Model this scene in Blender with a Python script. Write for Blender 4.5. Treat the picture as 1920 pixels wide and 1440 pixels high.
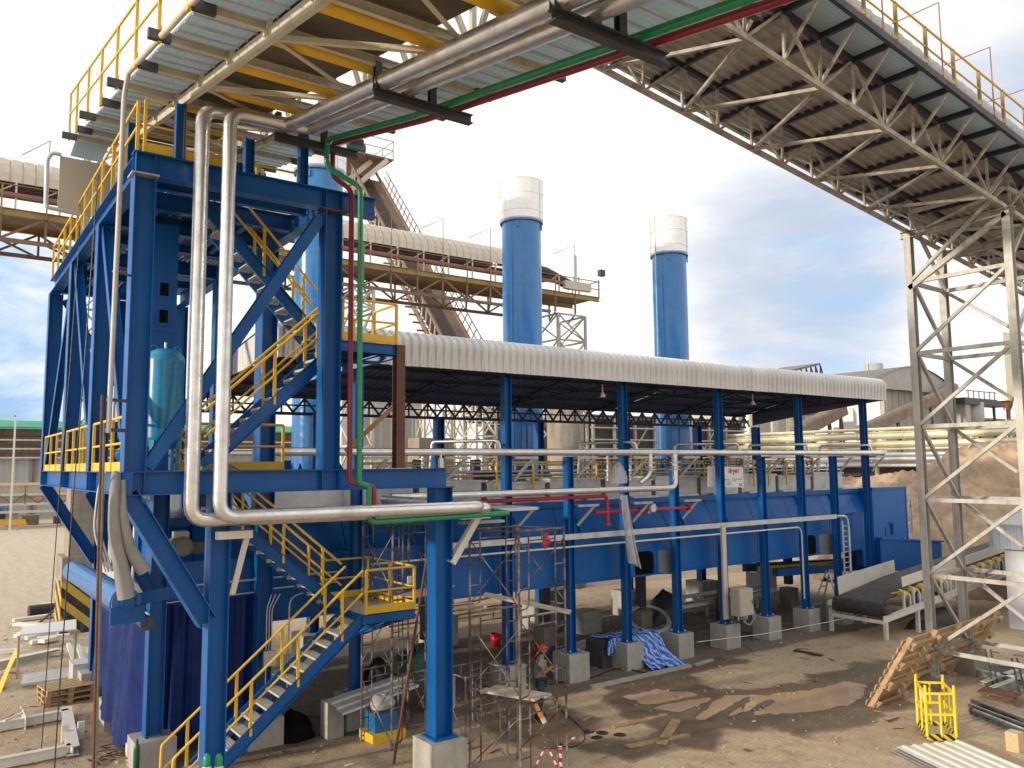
import bpy, math, random
from math import sin, cos, pi, radians, sqrt
from mathutils import Vector, Matrix
V = Vector
R = random.Random(7)
scene = bpy.context.scene
COL = scene.collection
for o in list(bpy.data.objects): bpy.data.objects.remove(o)

# ---------------- camera ----------------
CAM = V((0, 0, 6.2)); FPX = 1518.85
_yaw, _pit, _rol = 0.94458286, 0.09906802, 0.00867446
_w = V((cos(_pit)*cos(_yaw), cos(_pit)*sin(_yaw), sin(_pit)))
_r0 = V((sin(_yaw), -cos(_yaw), 0)); _u0 = _r0.cross(_w)
_r = _r0*cos(_rol) - _u0*sin(_rol); _u = _u0*cos(_rol) + _r0*sin(_rol)
cam = bpy.data.cameras.new('camera'); camo = bpy.data.objects.new('camera', cam); COL.objects.link(camo)
cam.sensor_width = 36; cam.lens = 36*FPX/1920; cam.clip_start = .1; cam.clip_end = 6000
M = Matrix((( _r.x, _u.x, -_w.x), (_r.y, _u.y, -_w.y), (_r.z, _u.z, -_w.z))).to_4x4()
M.translation = CAM; camo.matrix_world = M
scene.camera = camo

def ray(px, py): return _w + _r*((px-960)/FPX) - _u*((py-720)/FPX)
def PZ(px, py, z=0.0):
    d = ray(px, py); return CAM + d*((z-CAM.z)/d.z)
def PY(px, py, y):
    d = ray(px, py); return CAM + d*((y-CAM.y)/d.y)
def PX(px, py, x):
    d = ray(px, py); return CAM + d*((x-CAM.x)/d.x)

# ---------------- light ----------------
SUN_EL, SUN_AZ = radians(11), radians(174)      # direction towards the sun: low, on the left (-X), a little behind
sd = V((cos(SUN_EL)*cos(SUN_AZ), cos(SUN_EL)*sin(SUN_AZ), sin(SUN_EL)))
sl = bpy.data.lights.new('sun', 'SUN'); sl.energy = 3.7; sl.angle = radians(2.2); sl.color = (1, .87, .68)
so = bpy.data.objects.new('sun', sl); COL.objects.link(so); so.rotation_euler = (-sd).to_track_quat('-Z', 'Y').to_euler()

world = bpy.data.worlds.new('World'); scene.world = world; world.use_nodes = True
wn = world.node_tree; wn.nodes.clear()
def N(t, kind, **kw):
    n = t.nodes.new(kind)
    for k, v in kw.items(): setattr(n, k, v)
    return n
def ramp(t, src, stops):
    n = N(t, 'ShaderNodeValToRGB'); t.links.new(src, n.inputs[0]); e = n.color_ramp.elements
    while len(e) < len(stops): e.new(.5)
    for i, (p, c) in enumerate(stops):
        e[i].position = p; e[i].color = (c[0], c[1], c[2], 1) if hasattr(c, '__len__') else (c, c, c, 1)
    return n.outputs[0]
def mth(t, op, a, b=None, c=None):
    n = N(t, 'ShaderNodeMath', operation=op)
    for i, x in enumerate((a, b, c)):
        if x is None: continue
        if isinstance(x, (int, float)): n.inputs[i].default_value = x
        else: t.links.new(x, n.inputs[i])
    return n.outputs[0]
def mix(t, f, a, b, mode='MIX'):
    n = N(t, 'ShaderNodeMix', data_type='RGBA', blend_type=mode)
    for i, x in ((0, f), (6, a), (7, b)):
        if isinstance(x, (int, float)): n.inputs[i].default_value = x
        elif hasattr(x, '__len__'): n.inputs[i].default_value = (x[0], x[1], x[2], 1)
        else: t.links.new(x, n.inputs[i])
    return n.outputs[2]
def noise(t, vec, scale, detail=4, rough=.55, dist=0):
    n = N(t, 'ShaderNodeTexNoise'); n.inputs['Scale'].default_value = scale; n.inputs['Detail'].default_value = detail
    n.inputs['Roughness'].default_value = rough; n.inputs['Distortion'].default_value = dist
    if vec is not None: t.links.new(vec, n.inputs['Vector'])
    return n.outputs[0]

tc = N(wn, 'ShaderNodeTexCoord')
sky = N(wn, 'ShaderNodeTexSky', sky_type='NISHITA'); sky.sun_disc = False
sky.sun_elevation = SUN_EL; sky.sun_rotation = pi/2 - SUN_AZ
sky.air_density = 1.0; sky.dust_density = 1.0; sky.ozone_density = 2.0
mp = N(wn, 'ShaderNodeMapping'); mp.inputs['Scale'].default_value = (1, 1, 2.6); wn.links.new(tc.outputs['Generated'], mp.inputs[0])
n1 = noise(wn, mp.outputs[0], 2.2, 6, .55, .3)
n2 = noise(wn, mp.outputs[0], 4.5, 7, .6, .4)
def patch(px, py, inner, outer):
    d = ray(px, py).normalized()
    n = N(wn, 'ShaderNodeVectorMath', operation='DOT_PRODUCT'); wn.links.new(tc.outputs['Generated'], n.inputs[0]); n.inputs[1].default_value = d
    a = mth(wn, 'ARCCOSINE', n.outputs['Value'])
    m = N(wn, 'ShaderNodeMapRange', interpolation_type='SMOOTHSTEP'); wn.links.new(a, m.inputs[0])
    m.inputs[1].default_value = radians(inner); m.inputs[2].default_value = radians(outer); m.inputs[3].default_value = 1; m.inputs[4].default_value = 0
    return m.outputs[0]
# blue gaps in the cloud cover: low on the left, and some on the right
gap = mth(wn, 'MAXIMUM', patch(-40, 760, 1, 13), mth(wn, 'MULTIPLY', patch(1640, 610, 1, 13), .50))
gap = mth(wn, 'MAXIMUM', gap, mth(wn, 'MULTIPLY', patch(-700, 600, 8, 26), .8))
gapm = ramp(wn, mth(wn, 'ADD', mth(wn, 'MULTIPLY', gap, .56), mth(wn, 'MULTIPLY', mth(wn, 'SUBTRACT', n2, .5), 1.7)), [(.22, 0), (.66, 1)])
# grey undersides of the cloud bank on the right, thin grey elsewhere
grey = mth(wn, 'MAXIMUM', patch(1480, 520, 3, 15), mth(wn, 'MULTIPLY', patch(1900, 60, 3, 16), .62))
grey = mth(wn, 'MAXIMUM', grey, mth(wn, 'MULTIPLY', patch(2600, 500, 5, 30), .7))
greym = ramp(wn, mth(wn, 'ADD', mth(wn, 'MULTIPLY', grey, .75), mth(wn, 'MULTIPLY', mth(wn, 'SUBTRACT', n1, .5), 1.6)), [(.25, 0), (.72, 1)])
white = mix(wn, n2, (13.0, 12.6, 11.9), (10.2, 10.2, 10.2))
cloud = mix(wn, greym, white, (6.0, 6.8, 8.3))
bluesky = mix(wn, .78, sky.outputs[0], (4.6, 7.5, 11.2))
skyc = mix(wn, gapm, cloud, bluesky)
bg = N(wn, 'ShaderNodeBackground'); bg.inputs[1].default_value = .1; wn.links.new(skyc, bg.inputs[0])
wo = N(wn, 'ShaderNodeOutputWorld'); wn.links.new(bg.outputs[0], wo.inputs[0])

vs = scene.view_settings; vs.view_transform = 'Standard'; vs.look = 'None'; vs.exposure = 0; vs.gamma = 1; vs.use_curve_mapping = False

# ---------------- helpers ----------------
class MB:
    def __init__(s): s.v = []; s.f = []; s.sm = []
    def add(s, vs, fs, sm=False):
        b = len(s.v); s.v += [V(v) for v in vs]
        for f in fs: s.f.append([i+b for i in f]); s.sm.append(sm)
        return s
    def hexa(s, p):
        return s.add(p, [(0,3,2,1),(4,5,6,7),(0,1,5,4),(1,2,6,5),(2,3,7,6),(3,0,4,7)])
    def box(s, a, b):
        x0,y0,z0 = a; x1,y1,z1 = b
        if x0>x1: x0,x1=x1,x0
        if y0>y1: y0,y1=y1,y0
        if z0>z1: z0,z1=z1,z0
        return s.hexa([(x0,y0,z0),(x1,y0,z0),(x1,y1,z0),(x0,y1,z0),(x0,y0,z1),(x1,y0,z1),(x1,y1,z1),(x0,y1,z1)])
    def frame(s, a, b, up=(0,0,1)):
        a=V(a); b=V(b); d=(b-a).normalized(); up=V(up)
        if abs(d.dot(up.normalized()))>.99: up=V((1,0,0)) if abs(d.x)<.9 else V((0,1,0))
        side=d.cross(up).normalized(); up=side.cross(d).normalized()
        return a,b,side,up
    def barx(s, a, b, w0, w1, h0, h1, up=(0,0,1)):
        a,b,si,u = s.frame(a,b,up)
        p=[]
        for q in (a,b):
            p += [q+si*w0+u*h0, q+si*w1+u*h0, q+si*w1+u*h1, q+si*w0+u*h1]
        return s.hexa(p)
    def bar(s, a, b, w, h=None, up=(0,0,1)):
        h = h or w; return s.barx(a,b,-w/2,w/2,-h/2,h/2,up)
    def ib(s, a, b, w, h, up=(0,0,1), tf=.018, tw=.014):
        "I section: flanges on +-up, web between"
        s.barx(a,b,-w/2,w/2,h/2-tf,h/2,up); s.barx(a,b,-w/2,w/2,-h/2,-h/2+tf,up); s.barx(a,b,-tw/2,tw/2,-h/2+tf,h/2-tf,up); return s
    def ch(s, a, b, w, h, up=(0,0,1), t=.012):
        "channel: web on -side, flanges towards +side"
        s.barx(a,b,0,t,-h/2,h/2,up); s.barx(a,b,t,w,h/2-t,h/2,up); s.barx(a,b,t,w,-h/2,-h/2+t,up); return s
    def an(s, a, b, w, up=(0,0,1), t=.01):
        s.barx(a,b,0,t,0,w,up); s.barx(a,b,t,w,0,t,up); return s
    def ring(s, c, x, y, r, n): return [c + x*(r*cos(2*pi*i/n)) + y*(r*sin(2*pi*i/n)) for i in range(n)]
    def cone(s, a, b, r0, r1, n=12, caps=True):
        a,b,x,y = s.frame(a,b); A=s.ring(a,x,y,r0,n); B=s.ring(b,x,y,r1,n)
        s.add(A+B, [(i,(i+1)%n,n+(i+1)%n,n+i) for i in range(n)], True)
        if caps: s.add(A,[tuple(range(n))[::-1]]); s.add(B,[tuple(range(n))])
        return s
    def cyl(s, a, b, r, n=12, caps=True): return s.cone(a,b,r,r,n,caps)
    def tube(s, pts, r, n=10, bend=0, seg=5, caps=True):
        pts=[V(p) for p in pts]; path=[]; rf=r if callable(r) else (lambda f: r)
        for i,p in enumerate(pts):
            if bend and 0<i<len(pts)-1:
                d0=(pts[i-1]-p); d1=(pts[i+1]-p); k=min(bend,d0.length*.48,d1.length*.48)
                a=p+d0.normalized()*k; b=p+d1.normalized()*k
                for j in range(seg+1):
                    t=j/seg; path.append(a*(1-t)**2+p*2*t*(1-t)+b*t*t)
            else: path.append(p)
        rings=[]; x=None
        for i,p in enumerate(path):
            d=(path[min(i+1,len(path)-1)]-path[max(i-1,0)]).normalized()
            if x is None:
                up=V((0,0,1)) if abs(d.z)<.9 else V((1,0,0)); x=d.cross(up).normalized()
            else:
                x=(x-d*x.dot(d)).normalized()
            rings.append(s.ring(p,x,d.cross(x),rf(i/(len(path)-1)),n))
        vs=[v for q in rings for v in q]; fs=[]
        for k in range(len(rings)-1):
            for i in range(n): fs.append((k*n+i,k*n+(i+1)%n,(k+1)*n+(i+1)%n,(k+1)*n+i))
        s.add(vs,fs,True)
        if caps: s.add(rings[0],[tuple(range(n))[::-1]]); s.add(rings[-1],[tuple(range(n))])
        return s
    def lathe(s, o, prof, n=24, sm=True):
        o=V(o); vs=[]; fs=[]
        for r,z in prof: vs += [o+V((r*cos(2*pi*i/n), r*sin(2*pi*i/n), z)) for i in range(n)]
        for k in range(len(prof)-1):
            for i in range(n): fs.append((k*n+i,k*n+(i+1)%n,(k+1)*n+(i+1)%n,(k+1)*n+i))
        return s.add(vs,fs,sm)
    def quad(s,a,b,c,d): return s.add([a,b,c,d],[(0,1,2,3)])
    def slab(s, pts, t):
        "closed polygon extruded by vector t"
        n=len(pts); t=V(t); P=[V(p) for p in pts]+[V(p)+t for p in pts]
        return s.add(P,[tuple(range(n))[::-1],tuple(range(n,2*n))]+[(i,(i+1)%n,n+(i+1)%n,n+i) for i in range(n)])
    def corr(s, o, u, v, nrm, pitch=.2, depth=.03, t=.003):
        "profiled sheet: ribs run along u, profile across v"
        o=V(o); u=V(u); v=V(v); nrm=V(nrm).normalized(); L=v.length; vd=v.normalized(); n=max(1,round(L/pitch)); p=L/n
        prof=[]
        for k in range(n): prof += [(k*p,0),(k*p+p*.5,0),(k*p+p*.64,depth),(k*p+p*.86,depth)]
        prof.append((L,0))
        for off,fl in ((0,0),(t,1)):
            P=[]; F=[]
            for a,h in prof: P += [o+vd*a+nrm*(h+off), o+vd*a+nrm*(h+off)+u]
            for i in range(len(prof)-1):
                f=(2*i,2*i+1,2*i+3,2*i+2); F.append(f[::-1] if fl else f)
            s.add(P,F)
        return s
    def mesh(s, name, off=(0,0,0)):
        me=bpy.data.meshes.new(name); off=V(off)
        me.from_pydata([tuple(v-off) for v in s.v],[],s.f); me.polygons.foreach_set('use_smooth',s.sm); me.update(); return me
    def build(s, name, m, parent=None, label=None, stuff=False):
        off=V((0,0,0)); p=parent
        while p: off += p.location; p=p.parent
        o=bpy.data.objects.new(name, s.mesh(name,off)); COL.objects.link(o)
        if m: o.data.materials.append(m)
        if parent: o.parent=parent
        if label: o['label']=label
        if stuff: o['kind']='stuff'
        return o

def tag(o, label, cat, group=None):
    o['label']=label; o['category']=cat
    if group: o['group']=group
    return o
def thing(name, label, cat, loc=(0,0,0), group=None):
    o=bpy.data.objects.new(name,None); COL.objects.link(o); o.location=loc; o.empty_display_size=.2
    return tag(o,label,cat,group)
def solo(mb, name, m, label, cat, loc=None, group=None):
    "a thing that is one mesh"
    z=min(v.z for v in mb.v); c=sum(mb.v,V())/len(mb.v); loc=V(loc) if loc else V((c.x,c.y,z))
    o=bpy.data.objects.new(name, mb.mesh(name,loc)); COL.objects.link(o); o.location=loc; o.data.materials.append(m)
    return tag(o,label,cat,group)
def struct(o): o['kind']='structure'; return o
def again(o, loc, parent, rot=None):
    c=o.copy(); COL.objects.link(c); c.parent=parent; c.location=loc
    if rot: c.rotation_euler=rot
    return c
def copy_tree(o, loc, rotz=None, label=None):
    c=o.copy(); COL.objects.link(c); c.location=loc
    if rotz is not None: c.rotation_euler=(0,0,rotz)
    if label: c['label']=label
    def kids(a,b):
        for ch in list(a.children):
            d=ch.copy(); COL.objects.link(d); d.parent=b; kids(ch,d)
    kids(o,c); return c

# ---------------- materials ----------------
def mat(name, base, rough=.5, metal=0.0, var=.12, vs=1.5, dirt=None, ds=1.2, dt=(.55,.75), damt=.6, bump=.0, bs=30, spec=None, streak=False, alpha=None, coat=0):
    m=bpy.data.materials.new(name); m.use_nodes=True; t=m.node_tree; b=t.nodes['Principled BSDF']
    tc=N(t,'ShaderNodeTexCoord'); vec=tc.outputs['Object']
    if streak:
        mp=N(t,'ShaderNodeMapping'); mp.inputs['Scale'].default_value=(1,1,.12); t.links.new(vec,mp.inputs[0]); sv=mp.outputs[0]
    else: sv=vec
    n=noise(t,vec,vs,5,.6)
    lo=[max(0,c*(1-var)) for c in base]; hi=[c*(1+var) for c in base]
    col=mix(t,ramp(t,n,[(.3,0),(.7,1)]),lo,hi)
    if dirt:
        d=noise(t,sv,ds*2.2,7,.65,.2); f=ramp(t,d,[(dt[0],0),(dt[1],damt)]); col=mix(t,f,col,dirt)
    t.links.new(col,b.inputs['Base Color']); b.inputs['Metallic'].default_value=metal
    rr=ramp(t,noise(t,vec,vs*3,4),[(.3,max(.03,rough-.08)),(.7,min(1,rough+.1))]); t.links.new(rr,b.inputs['Roughness'])
    if spec is not None: b.inputs['Specular IOR Level'].default_value=spec
    if coat: b.inputs['Coat Weight'].default_value=coat; b.inputs['Coat Roughness'].default_value=.12
    if bump:
        bn=N(t,'ShaderNodeBump'); bn.inputs['Strength'].default_value=bump; bn.inputs['Distance'].default_value=.02
        t.links.new(noise(t,vec,bs,6,.6),bn.inputs['Height']); t.links.new(bn.outputs[0],b.inputs['Normal'])
    if alpha is not None: b.inputs['Alpha'].default_value=alpha
    return m
def grating(name, base, ax=0, ay=1, px=.1, py=.04, wx=.18, wy=.42, rough=.5, metal=.3, solid=None):
    m=mat(name,base,rough,metal,.12,2); t=m.node_tree; b=t.nodes['Principled BSDF']
    tc=N(t,'ShaderNodeTexCoord'); se=N(t,'ShaderNodeSeparateXYZ'); t.links.new(tc.outputs['Object'],se.inputs[0])
    a=mth(t,'LESS_THAN',mth(t,'FRACT',mth(t,'DIVIDE',se.outputs[ax],px)),wx)
    c=mth(t,'LESS_THAN',mth(t,'FRACT',mth(t,'DIVIDE',se.outputs[ay],py)),wy)
    al=mth(t,'MAXIMUM',a,c)
    if solid: al=mth(t,'ADD',mth(t,'MULTIPLY',al,1-solid),solid)
    t.links.new(al,b.inputs['Alpha']); return m
def stripes(name, c0, c1, axis=(1,0,1), period=.5, duty=.5, rough=.6, dirt=None, wob=0):
    m=mat(name,c0,rough); t=m.node_tree; b=t.nodes['Principled BSDF']
    tc=N(t,'ShaderNodeTexCoord'); d=N(t,'ShaderNodeVectorMath',operation='DOT_PRODUCT'); t.links.new(tc.outputs['Object'],d.inputs[0]); d.inputs[1].default_value=axis
    dv=d.outputs['Value']
    if wob: dv=mth(t,'ADD',dv,mth(t,'MULTIPLY',noise(t,tc.outputs['Object'],2.2,3),wob))
    f=mth(t,'LESS_THAN',mth(t,'FRACT',mth(t,'DIVIDE',dv,period)),duty)
    col=mix(t,f,c0,c1)
    if dirt: col=mix(t,ramp(t,noise(t,tc.outputs['Object'],3,6),[(.5,0),(.7,.6)]),col,dirt)
    t.links.new(col,b.inputs['Base Color']); return m
def paint(name, base, rough=.38, **k):
    return mat(name, base, rough, dirt=k.pop('dirt',(base[0]*.5+.05,base[1]*.5+.04,base[2]*.5+.03)), dt=k.pop('dt',(.56,.8)), damt=k.pop('damt',.35), var=k.pop('var',.10), streak=True, bump=k.pop('bump',.04), bs=k.pop('bs',6), **k)

BLUE=paint('blue_steel_paint',(.002,.100,.35),.40,spec=.35,var=.16,vs=.7,dt=(.50,.74),damt=.42)
BLUE2=paint('dryer_blue_paint',(.002,.112,.405),.36,bs=2.5,bump=.10,spec=.35)
SKYB=paint('chimney_blue_paint',(.022,.165,.43),.17,bump=.015,coat=.4)
LBLUE=paint('roller_blue_paint',(.03,.16,.42),.3)
NAVY=mat('navy_tarpaulin',(.005,.022,.13),.45,0,.3,2.0,bump=.25,bs=7,spec=.18)
YEL=paint('yellow_rail_paint',(.80,.50,.025),.45,dirt=(.35,.22,.05))
TEAL=paint('teal_tank_paint',(.018,.23,.43),.25,bump=.01)
SILV=mat('silver_pipe_cladding',(.74,.735,.72),.33,.85,.10,2.2,dirt=(.36,.33,.29),ds=1.5,dt=(.5,.75),damt=.45,bump=.22,bs=4)
SILV2=mat('chimney_steel_cap',(.80,.79,.77),.34,.55,.05,1.5)
GALV=mat('galvanised_steel',(.58,.59,.58),.48,.45,.15,3,dirt=(.30,.28,.25),damt=.5)
WHITE=mat('white_roof_sheet',(.76,.765,.775),.5,0,.03,.6,dirt=(.60,.58,.54),dt=(.55,.85),damt=.25,streak=True)
_t=WHITE.node_tree; _b=_t.nodes['Principled BSDF']; _l=_b.inputs['Base Color'].links[0].from_socket
_oi=N(_t,'ShaderNodeObjectInfo'); _t.links.new(mix(_t,1.0,_l,ramp(_t,_oi.outputs['Random'],[(0,.90),(1,1.0)]),'MULTIPLY'),_b.inputs['Base Color'])
CREAM=mat('cream_painted_steel',(.60,.56,.46),.5,0,.1,2,dirt=(.30,.23,.16),ds=1.4,dt=(.52,.76),damt=.5,streak=True)
WSTEEL=mat('white_painted_steel',(.70,.68,.60),.5,0,.08,2,dirt=(.36,.31,.25),damt=.4)
TSTEEL=mat('weathered_grey_steel',(.43,.425,.395),.52,.15,.15,2,dirt=(.20,.15,.10),ds=2,dt=(.50,.72),damt=.65,streak=True)
DARK=mat('dark_grey_steel',(.055,.06,.07),.5,.1,.2,3,dirt=(.10,.08,.06))
DARKB=mat('dark_blue_black_steel',(.03,.035,.055),.55,0,.25,2)
RUST=mat('rusty_steel',(.14,.055,.03),.75,0,.35,4,dirt=(.06,.03,.02),bump=.2,bs=25)
BROWN=mat('brown_primer_steel',(.12,.045,.03),.6,0,.2,3)
GREEN=paint('green_pipe_paint',(.012,.26,.11),.3,damt=.15)
RED=paint('red_pipe_paint',(.50,.022,.03),.32,damt=.2)
MAROON=paint('dark_red_pipe_paint',(.26,.018,.03),.32,damt=.2)
SHADEUND=mat('roof_underside_painted_shade',(.15,.152,.165),.7,0,.12,.8)  # deep shade under the canopy, painted into the sheet colour
BASKY=paint('basket_yellow_paint',(.80,.62,.02),.42)
SAND=mat('pale_stone',(.42,.34,.26),.9,0,.2,5)
REDP=mat('red_plastic',(.50,.012,.012),.35)
CONC=mat('concrete',(.40,.385,.345),.85,0,.14,2.5,dirt=(.22,.20,.17),ds=1.5,dt=(.45,.75),damt=.6,bump=.25,bs=14,streak=True)
CONCD=mat('aged_concrete',(.30,.26,.21),.88,0,.2,1.6,dirt=(.12,.10,.08),ds=.8,dt=(.45,.72),damt=.7,bump=.3,bs=10,streak=True)
WOOD=mat('pale_wood',(.46,.31,.17),.75,0,.22,6,dirt=(.20,.13,.08),damt=.5,bump=.15,bs=30)
WOODD=mat('weathered_wood',(.36,.24,.12),.8,0,.3,5,dirt=(.15,.09,.05),damt=.6,bump=.15,bs=30)
PLANK=mat('grey_scaffold_plank',(.42,.37,.29),.8,0,.2,6,dirt=(.22,.17,.12))
RUBBER=mat('black_rubber_belt',(.045,.042,.038),.6,0,.3,2,dirt=(.13,.11,.09),ds=.8,damt=.5)
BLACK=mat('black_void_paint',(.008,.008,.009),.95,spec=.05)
BLACKP=mat('black_plastic',(.02,.02,.022),.35,0,.3,3,bump=.4,bs=8)
GREYSH=mat('grey_wall_sheet',(.40,.40,.39),.6,0,.08,.4,dirt=(.30,.29,.27),damt=.4,streak=True)
DKROOF=mat('dark_roof_sheet',(.17,.165,.155),.6,0,.15,.5)
TANSH=mat('beige_sheet_metal',(.50,.46,.37),.55,0,.05,1)
SHEETU=mat('gallery_corrugated_sheet',(.38,.37,.345),.5,.3,.2,.7,dirt=(.19,.165,.14),ds=.6,dt=(.42,.72),damt=.7)
TRUSS=mat('stained_truss_steel',(.43,.40,.345),.5,.15,.25,1.6,dirt=(.13,.095,.07),ds=1.6,dt=(.44,.68),damt=.75)
OLDST=mat('old_brown_gallery_steel',(.20,.13,.085),.6,.1,.25,1.2,dirt=(.10,.06,.04),damt=.7)
OLDY=mat('old_yellow_gallery_steel',(.33,.23,.075),.6,0,.2,1.2,dirt=(.16,.10,.05),damt=.6)
OLDR=mat('faded_red_steel',(.36,.13,.09),.6,0,.2,1.2)
COVER=mat('old_cream_cover_sheet',(.58,.52,.43),.55,.1,.10,.5,dirt=(.36,.30,.23),damt=.5)
CRPIPE=mat('cream_insulated_pipe',(.74,.68,.48),.36,.35,.08,.6,dirt=(.45,.35,.2),damt=.4)
GRAT=grating('walkway_grating',(.50,.58,.60),0,1,.11,.11,.12,.12,solid=.50,rough=.8,metal=0)
_t=GRAT.node_tree; _b=_t.nodes['Principled BSDF']; _al=_b.inputs['Alpha'].links[0]; _src=_al.from_socket; _t.links.remove(_al)
_tr=N(_t,'ShaderNodeBsdfTranslucent'); _mx=N(_t,'ShaderNodeMixShader')
_c=mix(_t,_src,(.64,.73,.76),(.42,.50,.54)); _t.links.new(_c,_tr.inputs[0])
_mx.inputs[0].default_value=.62; _t.links.new(_b.outputs[0],_mx.inputs[1]); _t.links.new(_tr.outputs[0],_mx.inputs[2])
_t.links.new(_mx.outputs[0],[n for n in _t.nodes if n.type=='OUTPUT_MATERIAL'][0].inputs[0])
GRATB=grating('blue_deck_grating',(.10,.16,.24),1,0,.12,.10,.2,.3,solid=.62)
TREAD=grating('tread_grating',(.66,.64,.58),0,1,.06,.06,.35,.35,metal=.1,solid=.55)
HAZ=stripes('hazard_stripes',(.015,.015,.015),(.70,.46,.03),(1,0,1),.16,.5)
HAZC=stripes('column_hazard_paint',(.03,.03,.03),(.58,.38,.04),(.9,-.5,1),.72,.5,.8,(.28,.23,.17))
TARPB=stripes('blue_white_tarp',(.02,.13,.55),(.40,.55,.80),(1,.30,.12),.15,.33,.4,wob=.5)
REDW=stripes('red_white_tape',(.65,.03,.03),(.8,.78,.75),(.4,.4,1),.16,.5)
ORANGE=mat('orange_tool_case',(.75,.27,.02),.5)
SKIN=mat('skin',(.28,.15,.10),.6); SHIRT=mat('grey_shirt',(.21,.20,.175),.85,0,.2,12); JEANS=mat('dark_jeans',(.025,.05,.075),.85,0,.25,14)
PLAST=mat('clear_plastic_film',(.75,.75,.73),.3,0,.1,5,alpha=.42,bump=.5,bs=8)
GLASSK=mat('dusty_panel',(.16,.17,.18),.35,.2,.2,2,dirt=(.30,.29,.27),damt=.6)
GRASSG=mat('green_grating',(.05,.16,.09),.6,0,.3,8)
TGREEN=mat('green_roof_sheet',(.02,.30,.16),.6,0,.1,.5)
CYLG=mat('green_gas_bottle',(.012,.09,.06),.35,0,.2,4)
# ---------------- ground ----------------
from mathutils import noise as NZ
def poly_xy(pts): return [(PZ(x,y).x, PZ(x,y).y) for x,y in pts]
def sdist(x,y,P):
    ins=False; d=1e9; n=len(P)
    for i in range(n):
        x0,y0=P[i]; x1,y1=P[(i+1)%n]
        if (y0>y)!=(y1>y) and x<(x1-x0)*(y-y0)/(y1-y0)+x0: ins=not ins
        dx,dy=x1-x0,y1-y0; t=max(0,min(1,((x-x0)*dx+(y-y0)*dy)/(dx*dx+dy*dy+1e-9)))
        q=(x-x0-t*dx)**2+(y-y0-t*dy)**2
        if q<d: d=q
    d=sqrt(d); return d if ins else -d
def sstep(a,b,x):
    t=max(0,min(1,(x-a)/(b-a))); return t*t*(3-2*t)
WATER=poly_xy([(1165,1302),(1230,1288),(1290,1296),(1350,1299),(1440,1300),(1510,1290),(1580,1275),(1628,1280),(1610,1318),(1540,1332),(1450,1337),(1370,1344),(1300,1347),(1220,1327)])
WET=[poly_xy([(1120,1285),(1200,1262),(1290,1270),(1350,1288),(1440,1291),(1500,1277),(1580,1253),(1660,1238),(1710,1318),(1600,1354),(1500,1378),(1440,1356),(1360,1364),(1330,1402),(1260,1392),(1180,1342)]),
     poly_xy([(1170,1250),(1260,1232),(1400,1240),(1300,1256),(1220,1275)]),
     poly_xy([(900,1330),(1010,1320),(1120,1350),(1060,1400),(930,1390)]),
     poly_xy([(1090,1405),(1230,1370),(1290,1385),(1180,1420)])]
def axis(segs):
    out=[]
    for a,b,s in segs:
        n=max(1,round((b-a)/s)); out+=[a+(b-a)*i/n for i in range(n)]
    out.append(segs[-1][1]); return out
gxs=axis([(-2500,-300,400),(-300,-40,40),(-40,-4,4),(-4,2,.6),(2,26,.11),(26,34,.3),(34,80,1.5),(80,300,30),(300,2500,400)])
gys=axis([(-2500,-300,400),(-300,-40,40),(-40,4,4),(4,8,.4),(8,20,.11),(20,36,.25),(36,60,1),(60,130,4),(130,400,40),(400,2500,400)])
gv=[];wet=[];slab=[];sand=[];RUT=[poly_xy(p) for p in (((1290,1342),(1348,1303)),((1340,1347),(1402,1308)),((1383,1343),(1452,1310)),((1195,1327),(1335,1300)),((1230,1345),(1300,1330)))];nx=len(gxs)
for y in gys:
    for x in gxs:
        z=0;w=0;sl_=0
        if -6<x<80 and 4<y<130:
            nn=NZ.fractal(V((x*.9,y*.9,3)),1,2,5); n2=NZ.fractal(V((x*.25,y*.25,9)),1,2,4); n3=NZ.fractal(V((x*3,y*3,1)),1,2,4)
            if 10<x<27 and 8<y<20:
                for P in WET: w=max(w,sstep(-.45,.30,sdist(x,y,P)+nn*.55))
                dw=sdist(x,y,WATER)+nn*.30+n3*.06
                z-=.05*sstep(-.25,.30,dw)
            if 13<x<24 and 10<y<19:
                for (xa,ya_),(xb,yb_) in RUT:
                    dx,dy=xb-xa,yb_-ya_; t_=max(0,min(1,((x-xa)*dx+(y-ya_)*dy)/(dx*dx+dy*dy))); dd=sqrt((x-xa-t_*dx)**2+(y-ya_-t_*dy)**2)
                    z+=.055*sstep(.20,.02,dd)*(1+nn)
            w=max(w,.5*sstep(.40,.95,n2+nn*.3-.05))
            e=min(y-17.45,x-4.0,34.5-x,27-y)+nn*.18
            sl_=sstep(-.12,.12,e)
            z+=(n3*.022+nn*.016)*(1-.6*sl_)
            # wheel tracks on the left yard
            if x<12 and y>28: z+=.02*nn
        gv.append((x,y,z)); wet.append(w); slab.append(sl_); sand.append(sstep(-2,4,y-27-.3*x) if x<14 else 0)
gf=[(j*nx+i,j*nx+i+1,(j+1)*nx+i+1,(j+1)*nx+i) for j in range(len(gys)-1) for i in range(nx-1)]
gme=bpy.data.meshes.new('ground'); gme.from_pydata(gv,[],gf)
for nm,arr in (('wet',wet),('slab',slab),('sand',sand)):
    a=gme.attributes.new(nm,'FLOAT','POINT'); a.data.foreach_set('value',arr)
gme.polygons.foreach_set('use_smooth',[True]*len(gf)); gme.update()
ground=struct(bpy.data.objects.new('ground',gme)); COL.objects.link(ground)
gm=bpy.data.materials.new('yard_dirt'); gm.use_nodes=True; t=gm.node_tree; b=t.nodes['Principled BSDF']
tc=N(t,'ShaderNodeTexCoord'); vec=tc.outputs['Object']
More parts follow.
